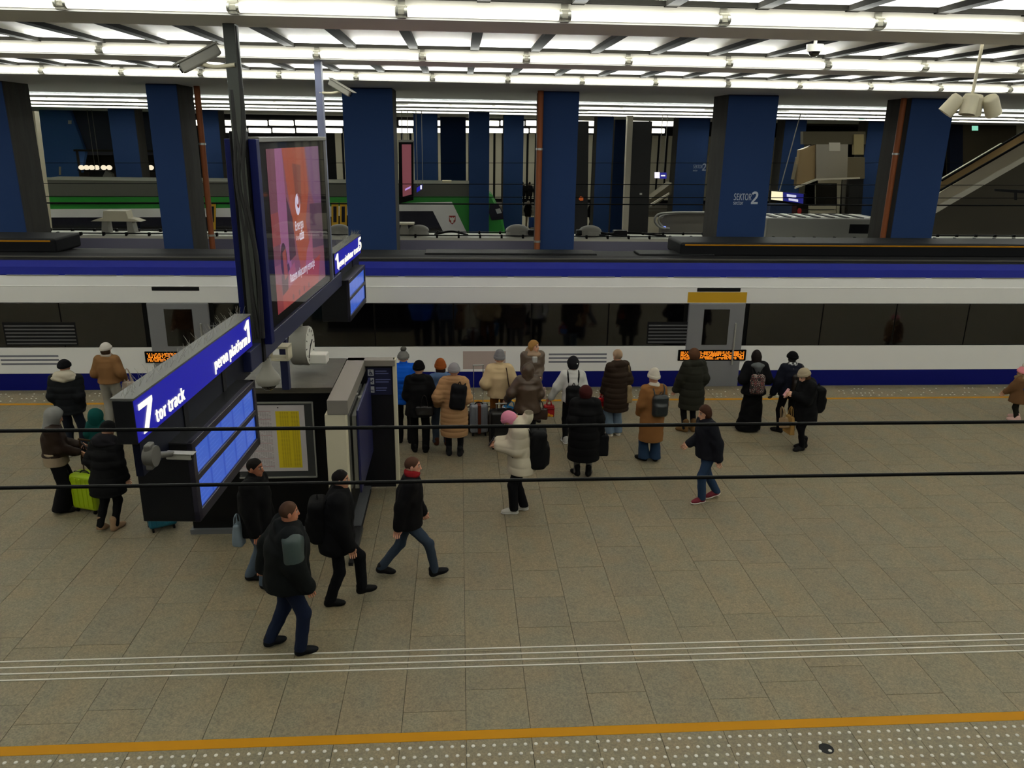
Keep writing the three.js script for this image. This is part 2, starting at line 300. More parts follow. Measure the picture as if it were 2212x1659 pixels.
  for (let i = 0; i <= ds.length; i++) {
    const a = i ? ds[i - 1] + dw + 0.08 : X0, b = i < ds.length ? ds[i] - dw - 0.08 : X1, n = Math.round((b - a) / 1.72), w = (b - a) / n;
    for (let k = 0; k < n; k++) windows.push([a + k * w + 0.012, a + (k + 1) * w - 0.012]);
  }
  for (const [a, b] of windows) B('window_pane', a, b, 0.965, 1.935, Z0 - 0.014, Z0 + 0.002, M.glassDark, 0.006);
  const slat = mat(0x66676a, 0.4, { metalness: 0.4 });
  for (const [pa, pb] of [[1398, 1494], [8, 165], [402, 520]]) {
    const a = P(pa, 715, Z0).x, b = P(pb, 715, Z0).x, g = B('louvre', a, b, 1.0, 1.52, Z0 - 0.005, Z0 + 0.006, M.dark, 0);
    for (let k = 0; k < 6; k++) add('slat', box(a + 0.03, b - 0.03, 1.03 + k * 0.078, 1.06 + k * 0.078, Z0, Z0 + 0.014, 0.004).translate(0, 0.98, 18.7), slat, g);
  }
  const a = P(1000, 780, Z0), b = P(1092, 780, Z0);
  B('side_marking', a.x, b.x, 0.42, 0.84, Z0, Z0 + 0.004, mat(0xb3a39c, 0.5), 0, 'pale pink panel');
  for (const [pa, pb] of [[1185, 1310], [2, 128]]) for (let k = 0; k < 3; k++) B('side_marking', P(pa, 780, Z0).x, P(pb, 780, Z0).x, 0.56 + k * 0.09, 0.6 + k * 0.09, Z0, Z0 + 0.004, mat(0x6a6c78, 0.5), 0, 'grey line marking');
}
// ---------- second train, behind the pillars: only its roof and cove show ----------
{
  const t = thing('train', 'grey lilac train behind the blue pillars, seen from above its roof', 'train', [0, -0.98, -24.1]);
  const tr = (g) => g.translate(0, 0.98, 24.1), B = (n, x0, x1, y0, y1, z0, z1, m, r = 0, p = t) => add(n, tr(box(x0, x1, y0, y1, z0, z1, r)), m, p);
  const X0 = -32, X1 = 38, lilac = mat(0x6c6a80, 0.5), roofM = mat(0xd2d0c4, 0.5);
  add('body_side', tr(profileX([[-22.8, -0.6], [-22.8, 2.3], [-22.86, 2.62], [-24.3, 2.6], [-25.3, 2.2], [-25.4, -0.6]], X0, X1)), lilac, t);
  add('roof', tr(profileX([[-22.86, 2.625], [-22.95, 2.69], [-23.5, 2.72], [-24.3, 2.66], [-25.3, 2.35], [-25.4, 2.2], [-22.9, 2.2]], X0, P(1520, 500, -24).x)), roofM, t, 'pale roof');
  add('roof', tr(profileX([[-22.86, 2.625], [-22.95, 2.69], [-23.5, 2.72], [-24.3, 2.66], [-25.3, 2.35], [-25.4, 2.2], [-22.9, 2.2]], P(1520, 500, -24).x, X1)), roofM, t, 'pale roof');
  for (const z of [-22.98, -23.85]) {
    B('cable_duct', X0, X1, 2.735, 2.76, z - 0.03, z + 0.03, M.black);
    for (let x = -18; x < 22; x += 0.62) B('duct_bracket', x - 0.03, x + 0.03, 2.66, 2.78, z - 0.05, z + 0.05, M.black, 0.01);
  }
  const dome = (px, py, r) => { const p = P(px, py, -23.45); const g = new THREE.SphereGeometry(r, 16, 8, 0, 7, 0, Math.PI / 2).scale(1, 0.55, 0.8).translate(p.x, 2.83, -23.45), c = new THREE.CylinderGeometry(r * 0.9, r, 0.14, 16).translate(p.x, 2.77, -23.45); add('roof_dome', [tr(g), tr(c)], M.gray, t); };
  dome(1118, 496, 0.36); dome(1275, 497, 0.34); dome(733, 492, 0.3); dome(905, 500, 0.3);
  for (const px of [1140, 1252, 1330]) { const p = P(px, 500, -24.1); B('roof_box', p.x - 0.2, p.x + 0.2, 2.7, 2.88, -23.6, -23.3, M.dark, 0.03); }
  for (const [a, b] of [[1130, 1165], [1240, 1330], [1290, 1430], [940, 1010]]) { const p = P(a, 503, -23.6), q = P(b, 503, -23.6); add('roof_cable', tr(tube([V(p.x, 2.75, -23.2), V((p.x + q.x) / 2, 2.8, -23.5), V(q.x, 2.75, -23.1)], 0.03)), M.black, t); }
  // grey roof plant at right
  const a = P(1655, 500, -23.3).x, b = P(1910, 500, -23.3).x;
  const u = B('roof_unit', a, b, 2.5, 3.28, -24.9, -23.3, mat(0x8f8f89, 0.5), 0.05);
  for (let k = 0; k < 14; k++) { const x = a + 0.25 + k * (b - a - 0.5) / 14; add('vent_slat', tr(box(x, x + 0.12, 3.27, 3.3, -24.7, -23.5, 0.01).applyMatrix4(new THREE.Matrix4())), k % 2 ? M.white : M.dark, u); }
  add('unit_panel', tr(box(b - 1.1, b, 2.85, 3.12, -23.3, -23.28)), M.dark, u);
  // white bench-shaped antenna frame at left
  const c = P(257, 480, -23.5), g2 = thing('roof_antenna', 'white bench-shaped frame on the roof of the far train at left', 'antenna', [c.x, 2.7, -23.5]);
  add('top_plate', [prism([[-0.68, 0.34], [0.68, 0.34], [0.5, 0.4], [0.34, 0.42], [0.3, 0.62], [-0.3, 0.62], [-0.34, 0.42], [-0.5, 0.4]], 0.4, 0.01).translate(0, 0, -0.2)], M.cream, g2);
  for (const s of [-1, 1]) add('leg', prism([[s * 0.36 - 0.1, 0], [s * 0.36 + 0.1, 0], [s * 0.34 + 0.07, 0.36], [s * 0.34 - 0.07, 0.36]], 0.3).translate(0, 0, -0.15), M.gray, g2);
  const c2 = P(873, 490, -23.5), g3 = thing('roof_antenna', 'small white table-shaped frame on the far train roof right of the advert screen', 'antenna', [c2.x, 2.7, -23.5]);
  add('top_plate', box(-0.3, 0.3, 0.3, 0.35, -0.2, 0.2, 0.01), M.cream, g3); add('stem', prism([[-0.16, 0], [0.16, 0], [0.08, 0.3], [-0.08, 0.3]], 0.2).translate(0, 0, -0.1), M.gray, g3);
}
// ---------- information gantry across the platform, turned slightly; its own origin lies 5.5 m before the camera ----------
const GX = -2.534, GYAW = -0.046;
function onGantry(name, label, category) { const t = thing(name, label, category, [GX, -0.19, -5.5]); t.rotation.y = GYAW; t.updateMatrixWorld(); return t; }
const gz = (s) => -(s * 2.787 / (2.33 + 0.046 * s) - 5.5);      // survey distance to distance along the gantry
{
  const g = onGantry('gantry', 'dark blue steel gantry carrying the track signs and the advert screen', 'gantry');
  const navy = mat(0x0b143c, 0.5), plate = mat(0x080c1c, 0.5, { specularIntensity: 0.4 });
  add('lower_beam', box(-0.1, 0.04, 3.1, 3.34, gz(15.4), gz(8.5), 0.01), navy, g);
  add('mount_plate', box(-0.11, -0.05, 3.02, 3.36, gz(8.75), gz(5.6)), plate, g);
  add('mount_plate', box(-0.11, -0.05, 3.1, 3.4, gz(18.9), gz(15.0)), plate, g);
  for (const [s, w] of [[9.05, 0.085], [14.4, 0.07]]) {
    add('ceiling_post', box(-w, w * 0.5, 3.1, 6.775, gz(s) - 0.07, gz(s) + 0.07, 0.01), s < 10 ? mat(0x343833, 0.55) : mat(0x6d7390, 0.5), g);
  }
  for (const [x0, x1] of [[-0.2, -0.12], [0.06, 0.15]]) add('side_board', box(x0, x1, 3.3, 5.62, gz(9.2), gz(9.05), 0.01), mat(0x0a1248, 0.6, { specularIntensity: 0.3 }), g, 'blue board beside the near post');
  add('cable_tray', box(-0.12, 0.06, 3.1, 5.7, gz(9.1), gz(8.98), 0.01), M.black, g);
  add('roof_post', box(-0.05, 0.05, 2.42, 3.12, gz(10.32), gz(10.2), 0.008), navy, g);
  const cab = mat(0x101010, 0.6), cb = [];
  for (const [dx, sw] of [[-0.06, 0.02], [-0.02, -0.03], [0.03, 0.025], [0.0, 0.05]]) cb.push(tube([V(dx, 6.75, gz(9.02)), V(dx + sw, 5.8, gz(8.98)), V(dx - sw, 5.2, gz(8.98)), V(dx + 0.02 + sw, 4.3, gz(8.98)), V(dx + 0.05, 3.4, gz(8.95))], 0.022, 24));
  cb.forEach((c) => add('cable', c, cab, g));
}
// glass-fronted advert screen
{
  const t = onGantry('advert_screen', 'large lit advert screen showing pink and orange figures above the blue gantry beam', 'screen');
  const s0 = 10.1, s1 = 13.82, y0 = 3.46, y1 = 5.5, W = gz(s0) - gz(s1), H = y1 - y0;
  add('housing', box(-0.1, -0.005, 3.34, 5.6, gz(14.1), gz(9.5), 0.01), M.black, t);
  add('top_rail', box(-0.14, 0.05, 5.58, 5.64, gz(14.35), gz(9.6), 0.01), mat(0x54534c, 0.5), t);
  add('end_rail', box(-0.12, 0.04, 3.34, 5.6, gz(14.35), gz(14.1), 0.01), mat(0x2c2c2a, 0.5), t);
  const tex = canvas(1024, 576, (c, w, h) => {
    const X = (u) => u * w, Y = (v) => v * h;
    c.fillStyle = '#9a5a66'; c.fillRect(0, 0, w, h);
    const poly = (col, pts) => { c.fillStyle = col; c.beginPath(); pts.forEach(([u, v], i) => (i ? c.lineTo(X(u), Y(v)) : c.moveTo(X(u), Y(v)))); c.closePath(); c.fill(); };
    poly('#7d4a52', [[0, 0], [0.14, 0], [0.16, 0.7], [0, 0.7]]);
    poly('#b870a0', [[0.13, 0], [0.25, 0], [0.3, 1], [0.1, 1]]);
    poly('#a34b44', [[0, 0.38], [0.12, 0.38], [0.13, 0.58], [0, 0.58]]);
    poly('#c95c34', [[0.25, 0], [0.68, 0], [0.72, 0.3], [0.62, 0.5], [0.7, 0.8], [0.5, 0.95], [0.36, 0.5], [0.3, 0.25]]);
    poly('#96503a', [[0.42, 0.1], [0.58, 0.12], [0.55, 0.38], [0.45, 0.36]]);
    poly('#8a5f86', [[0.7, 0], [1, 0], [1, 0.5], [0.86, 0.46], [0.76, 0.3]]);
    poly('#5e4256', [[0.72, 0.4], [1, 0.42], [1, 0.75], [0.7, 0.72]]);
    poly('#3f2f3a', [[0.27, 0.3], [0.36, 0.45], [0.38, 0.7], [0.26, 0.72]]);
    c.fillStyle = '#33262c'; c.beginPath(); c.ellipse(X(0.16), Y(0.7), X(0.055), Y(0.12), 0, 0, 7); c.fill(); poly('#4a3038', [[0.1, 0.78], [0.24, 0.72], [0.3, 0.98], [0.1, 1]]);
    poly('#b4533e', [[0.14, 0.64], [0.2, 0.62], [0.21, 0.8], [0.15, 0.82]]);
    poly('#c4657c', [[0.22, 0.78], [0.34, 0.74], [0.4, 0.98], [0.18, 1]]);
    poly('#c76a86', [[0.6, 0.72], [0.74, 0.6], [0.72, 0.98], [0.48, 1]]);
    poly('#c5493c', [[0.02, 0.92], [0.5, 0.84], [0.9, 0.8], [0.82, 1], [0, 1]]);
    poly('#a03838', [[0, 0.8], [0.09, 0.84], [0.1, 1], [0, 1]]);
    c.fillStyle = '#7a3540'; for (const u of [0.28, 0.4, 0.5, 0.6]) { c.beginPath(); c.ellipse(X(u), Y(0.965), 16, 12, 0, 0, 7); c.fill(); }
    c.fillStyle = 'rgba(96,72,92,0.3)'; c.fillRect(0, 0, w, h);
    // swirl emblem
    c.fillStyle = '#efe6ff'; c.beginPath(); c.ellipse(X(0.475), Y(0.375), X(0.047), Y(0.072), 0, 0, 7); c.fill();
    c.fillStyle = '#a03a34'; c.beginPath(); c.ellipse(X(0.487), Y(0.355), X(0.03), Y(0.045), 0.4, 0, 7); c.fill();
    c.fillStyle = '#efe6ff'; c.beginPath(); c.ellipse(X(0.478), Y(0.345), X(0.02), Y(0.032), 0.4, 0, 7); c.fill();
    c.textAlign = 'center'; c.fillStyle = '#f6f0ff';
    c.font = 'bold 52px sans-serif'; c.fillText('Energa', X(0.482), Y(0.545));
    c.font = '26px sans-serif'; c.fillText('Grupa', X(0.438), Y(0.61)); c.fillRect(X(0.475), Y(0.572), 88, 28); c.fillStyle = '#b4574e'; c.font = 'bold 22px sans-serif'; c.fillText('ORLEN', X(0.517), Y(0.608));
    c.fillStyle = '#f6f0ff'; c.font = 'bold 44px sans-serif'; c.fillText('Razem włączamy emocje', X(0.5), Y(0.86));
  });
  const p = new THREE.PlaneGeometry(W, H).rotateY(Math.PI / 2).translate(0.0, (y0 + y1) / 2, (gz(s0) + gz(s1)) / 2);
  add('screen_face', p, new THREE.MeshStandardMaterial({ color: 0x0a0a0a, roughness: 0.25, emissive: 0xffffff, emissiveMap: tex, emissiveIntensity: 0.85 }), t, 'lit picture with white lettering');
  add('glass_pane', box(0.03, 0.036, 3.36, 5.58, gz(14.1), gz(9.6)), new THREE.MeshPhysicalMaterial({ color: 0xffffff, transmission: 1, thickness: 0, roughness: 0.03, ior: 1.5, specularIntensity: 0.6 }), t);
}
// signs
function trackSign(label, s0, s1, items) {
  const t = onGantry('track_sign', label, 'sign'), y0 = 3.345, y1 = 3.71, mid = -0.08;
  add('case', [box(-0.16, -0.003, y0, y1, gz(s1), gz(s0), 0.008)], mat(0x07080d, 0.4), t);
  add('lit_face', new THREE.PlaneGeometry(gz(s0) - gz(s1) - 0.02, y1 - y0 - 0.02).rotateY(Math.PI / 2).translate(-0.001, (y0 + y1) / 2, (gz(s0) + gz(s1)) / 2), glow(0x1212a8, 0.75), t, 'backlit blue face');
  const white = glow(0xfff8e4, 1.25);
  for (const [s, sa, h, yb, wide, f] of items) {
    const g = text(s, h, 0.006, f); g.computeBoundingBox(); const w = g.boundingBox.max.x - g.boundingBox.min.x;
    g.translate(-g.boundingBox.min.x, 0, 0).scale(wide / w, 1, 1).rotateY(Math.PI / 2).translate(0, yb, gz(sa)); add('lettering', g, white, t, 'glowing white lettering ' + s);
  }
  add('top_cover', box(-0.17, 0.01, y1, y1 + 0.015, gz(s1), gz(s0)), mat(0x4e4e4c, 0.6), t);
  const sp = []; for (let k = 0; k < (s1 - s0) * 34; k++) { const z = gz(s0 + k / 34), x = -0.08 + rnd(-0.05, 0.05); sp.push(rod(V(x, y1 + 0.01, z), V(x + rnd(-0.08, 0.08), y1 + rnd(0.08, 0.13), z + rnd(-0.03, 0.03)), 0.0016, 0.0012, 3)); }
  const o = add('bird_spikes', sp, M.gray, t); o.userData.kind = 'stuff';
  return t;
}
trackSign('long blue lit sign reading 7 tor track peron platform 1 at left', 5.47, 8.76, [['7', 5.55, 0.26, 3.39, 0.25, font], ['tor track', 5.84, 0.115, 3.395, 0.62, font], ['peron platform', 7.36, 0.115, 3.42, 1.05, font], ['1', 8.47, 0.26, 3.42, 0.17, font]]);
trackSign('farther blue lit sign reading 1 peron platform tor track 5 beyond the advert screen', 14.9, 18.95, [['1', 15.0, 0.26, 3.42, 0.26, font], ['peron platform', 15.35, 0.115, 3.42, 1.4, font], ['tor track', 17.0, 0.115, 3.42, 1.1, font], ['5', 18.5, 0.26, 3.42, 0.34, font]]);
{ // the blue glow that the lit signs and boards give
  for (const [s, y, w, h, c, I] of [[7.1, 3.53, 3.2, 0.3, 0x2020ff, 0.3], [7.1, 2.74, 1.8, 0.5, 0x3a60ff, 0.3], [12, 4.48, 3.4, 1.9, 0xff8890, 0.3], [16.9, 3.53, 3.2, 0.3, 0x2020ff, 0.15], [16.9, 2.8, 2.0, 0.5, 0x3a60ff, 0.12]]) {
    const l = new THREE.RectAreaLight(c, I, w, h); l.name = 'sign_light'; const q = V(0.17, y - 0.19, gz(s)).applyAxisAngle(V(0, 1, 0), GYAW).add(V(GX, 0, -5.5)); l.position.copy(q); l.lookAt(q.x + 3, q.y - 0.2, q.z + 0.14); scene.add(l);
  }
}
function board(label, s0, s1, yb, yt) {
  const t = onGantry('departure_board', label, 'display'), xr = 0.13;
  const fr = mat(0x23212c, 0.4);
  add('cabinet', box(-0.36, xr - 0.02, yb, yt, gz(s1), gz(s0), 0.012), mat(0x05060a, 0.4), t);
  const f = 0.07;
  add('bezel', [box(xr - 0.03, xr + 0.02, yt - f, yt, gz(s1), gz(s0), 0.006), box(xr - 0.03, xr + 0.02, yb, yb + f * 1.4, gz(s1), gz(s0), 0.006), box(xr - 0.03, xr + 0.02, yb, yt, gz(s0 + 0.08), gz(s0), 0.006), box(xr - 0.03, xr + 0.02, yb, yt, gz(s1), gz(s1 - 0.09), 0.006), box(xr - 0.03, xr + 0.02, (yb + yt) / 2 - 0.005, (yb + yt) / 2 + 0.055, gz(s1), gz(s0), 0.006)], fr, t);
  const scr = [canvas(512, 128, (c, w, h) => { c.fillStyle = '#3c62d8'; c.fillRect(0, 0, w, h); c.fillStyle = '#4d73e2'; for (let k = 0; k < 5; k++) c.fillRect(6 + k * 104, 6, 92, h - 12); c.fillStyle = '#5b80ea'; for (let k = 0; k < 26; k++) c.fillRect(10 + (k % 5) * 104, 14 + Math.floor(k / 5) * 20, 30 + (k * 37) % 50, 5); })][0];
  const sm = new THREE.MeshStandardMaterial({ color: 0x050508, roughness: 0.2, emissive: 0xffffff, emissiveMap: scr, emissiveIntensity: 0.62 }), mid = (yb + yt) / 2 + 0.02;
  for (const [a, b] of [[yb + 0.1, mid - 0.02], [mid + 0.03, yt - 0.08]]) add('screen_face', new THREE.PlaneGeometry(gz(s0) - gz(s1) - 0.16, b - a).rotateY(Math.PI / 2).translate(xr, (a + b) / 2, (gz(s0) + gz(s1)) / 2), sm, t, 'glowing blue display panel');
  add('hanger', box(-0.12, -0.04, yt, yt + 0.3, gz(s0 + 0.5), gz(s0 + 0.4)), M.dark, t); add('hanger', box(-0.12, -0.04, yt, yt + 0.3, gz(s1 - 0.4), gz(s1 - 0.5)), M.dark, t);
}
board('near departure board with two glowing blue panels under the sign for track 7', 6.14, 8.19, 2.34, 3.1);
board('far departure board with two glowing blue panels under the sign for track 5', 15.5, 18.2, 2.42, 3.18);
// clock
{
  const t = onGantry('platform_clock', 'round grey double-sided clock hanging from the blue gantry beam', 'clock');
  const y = 2.77, z = gz(11.44);
  add('drum', new THREE.LatheGeometry([[0.27, -0.12], [0.285, -0.1], [0.28, -0.02], [0.285, 0.02], [0.28, 0.1], [0.27, 0.12]].map((p) => new THREE.Vector2(...p)), 32).rotateZ(Math.PI / 2).translate(0.0, y, z), M.gray, t);
  for (const s of [-1, 1]) {
    const d = add('dial', new THREE.CylinderGeometry(0.272, 0.272, 0.01, 32).rotateZ(Math.PI / 2).translate(s * 0.115, y, z), M.white, t);
    const marks = []; for (let k = 0; k < 12; k++) marks.push(box(-0.004, 0.004, 0.2, k % 3 ? 0.235 : 0.25, -0.008, 0.008).rotateX(k * Math.PI / 6).translate(s * 0.119, y, z)); add('hour_marks', marks, M.black, d);
    add('hand', box(-0.004, 0.004, -0.03, 0.2, -0.008, 0.008).rotateX(2.4).translate(s * 0.124, y, z), M.black, d); add('hand', box(-0.004, 0.004, -0.02, 0.13, -0.011, 0.011).rotateX(-1.1).translate(s * 0.124, y, z), M.black, d);
  }
  add('stem', rod(V(0, y + 0.27, z), V(0, 3.12, z), 0.03), M.gray, t);
  const b = onGantry('junction_box', 'small white box fixed beside the platform clock', 'box'); add('housing', box(0.1, 0.36, 2.52, 2.66, z - 0.1, z + 0.1, 0.015), M.white, b); add('bracket', box(0.02, 0.12, 2.5, 2.53, z - 0.03, z + 0.03), M.gray, b);
}
// dome camera and its bracket
{
  const t = onGantry('dome_camera', 'white bell-shaped dome camera hanging above the kiosk roof', 'camera'); const z = gz(9.4), x = -0.02;
  add('bell', new THREE.LatheGeometry([[0.02, 0.34], [0.05, 0.33], [0.055, 0.24], [0.09, 0.17], [0.14, 0.1], [0.15, 0.05], [0.13, 0.0]].map((p) => new THREE.Vector2(...p)), 24).translate(x, 2.72, z), M.gray, t);
  add('dome', new THREE.SphereGeometry(0.1, 20, 10, 0, 7, Math.PI / 2, Math.PI / 2).translate(x, 2.735, z), M.glassDark, t);
  add('arm', [box(-0.26, 0.02, 3.02, 3.08, z - 0.03, z + 0.03, 0.01), box(-0.3, -0.24, 2.9, 3.15, z - 0.06, z + 0.06, 0.01)], M.gray, t);
  const b = onGantry('mounting_frame', 'open white metal frame on the gantry beam behind the dome camera', 'frame'); const zz = gz(9.9);
  add('frame', [box(-0.12, 0.16, 2.92, 2.95, zz - 0.1, zz + 0.1), box(-0.12, 0.16, 3.08, 3.11, zz - 0.1, zz + 0.1), box(-0.12, -0.09, 2.92, 3.1, zz - 0.1, zz + 0.1), box(0.13, 0.16, 2.92, 3.1, zz - 0.1, zz + 0.1)], M.cream, b);
}
// bullet cameras
function bulletCamera(label, at, yaw, pitch, size, armTo) {
  const t = thing('security_camera', label, 'camera', at);
  const h = add('housing', [box(-0.07, 0.07, -0.06, 0.06, -0.24, 0.24, 0.025)], M.gray, t), q = new THREE.Euler(pitch, yaw, 0, 'YXZ'); h.rotation.copy(q); h.scale.setScalar(size);
  add('sun_shield', box(-0.085, 0.085, 0.055, 0.075, -0.26, 0.3, 0.008), M.gray, h); add('lens', new THREE.CylinderGeometry(0.045, 0.045, 0.02, 16).rotateX(Math.PI / 2).translate(0, 0, 0.245), M.glassDark, h);
  if (armTo) { const e = V(armTo[0] - at[0], armTo[1] - at[1], armTo[2] - at[2]); add('arm', tube([V(0, -0.05, 0), V(e.x * 0.4, Math.min(e.y, -0.08), e.z * 0.5), e], 0.022, 10), M.cream, t); }
}
{
  const a = P(432, 127, -9.2), b = P(735, 190, -13.4), c = P(388, 985, -5.9), d = P(326, 985, -5.55);
  bulletCamera('large grey security camera on the near ceiling post, pointing down to the left', [a.x, a.y, -9.2], -1.25, 0.5, 0.95, [P(508, 135, -9.1).x, a.y - 0.06, -9.1]);
  bulletCamera('smaller pale security camera on the far ceiling post, pointing down to the right', [b.x, b.y, -13.4], 1.3, 0.5, 0.82, [P(690, 200, -13.35).x, P(690, 200, -13.35).y, -13.35]);
  bulletCamera('grey security camera mounted below the near end of the track 7 sign', [c.x, c.y, -5.9], 1.45, 0.0, 0.42, null);
  const w = onGantry('wall_mount', 'round grey bracket below the near end of the track 7 sign', 'bracket'); const l = w.worldToLocal(d.clone()), e = w.worldToLocal(c.clone());
  add('plate', [new THREE.CylinderGeometry(0.07, 0.08, 0.08, 16).rotateZ(Math.PI / 2).translate(l.x, l.y, l.z), box(l.x - 0.03, l.x + 0.02, l.y - 0.1, l.y + 0.1, l.z - 0.05, l.z + 0.05, 0.015), rod(V(l.x, l.y, l.z), V(e.x - 0.06, e.y + 0.02, e.z), 0.025)], mat(0x4a4844, 0.6), w);
}
// small dome on a ceiling beam, spotlight cluster
{
  const p = P(1760, 104, -9.9), t = thing('ceiling_camera', 'small white dome camera under the ceiling panels at right', 'camera', [p.x, p.y - 0.03, -9.9]);
  add('base', new THREE.CylinderGeometry(0.1, 0.09, 0.08, 20).translate(0, 0.03, 0), M.white, t); add('dome', new THREE.SphereGeometry(0.07, 16, 8, 0, 7, Math.PI / 2, Math.PI / 2), M.glassDark, t); add('stalk', rod(V(0, 0.06, 0), V(0, 6.82 - t.position.y, 0), 0.02), M.white, t);
  const q = P(2096, 226, -9.5), s = thing('spotlight_cluster', 'cluster of four pale spotlights hanging on a rod at right', 'spotlight', [q.x, q.y, -9.5]);
  add('rod', rod(V(0, 0, 0), V(0.02, 6.8 - q.y, 0), 0.018), M.cream, s);
  add('crossbar', [rod(V(-0.2, 0.02, 0), V(0.2, 0.02, 0), 0.018), rod(V(0, 0.02, -0.1), V(0, 0.02, 0.1), 0.02), new THREE.CylinderGeometry(0.05, 0.05, 0.09, 16).translate(0, 0.02, 0)], M.cream, s);
  const can = new THREE.LatheGeometry([[0.001, 0.13], [0.07, 0.13], [0.085, 0.1], [0.09, -0.1], [0.075, -0.1], [0.07, -0.07], [0.001, -0.07]].map((p) => new THREE.Vector2(...p)), 20);
  for (const [x, z, rz, rx] of [[-0.24, 0.02, -0.55, 0.3], [-0.09, 0.12, -0.15, -0.1], [0.09, -0.06, 0.12, 0.2], [0.26, 0.02, 0.55, 0.3]]) { const c = add('spot_can', can, M.cream, s); c.position.set(x, -0.02, z); c.rotation.set(rx, 0, rz); }
}
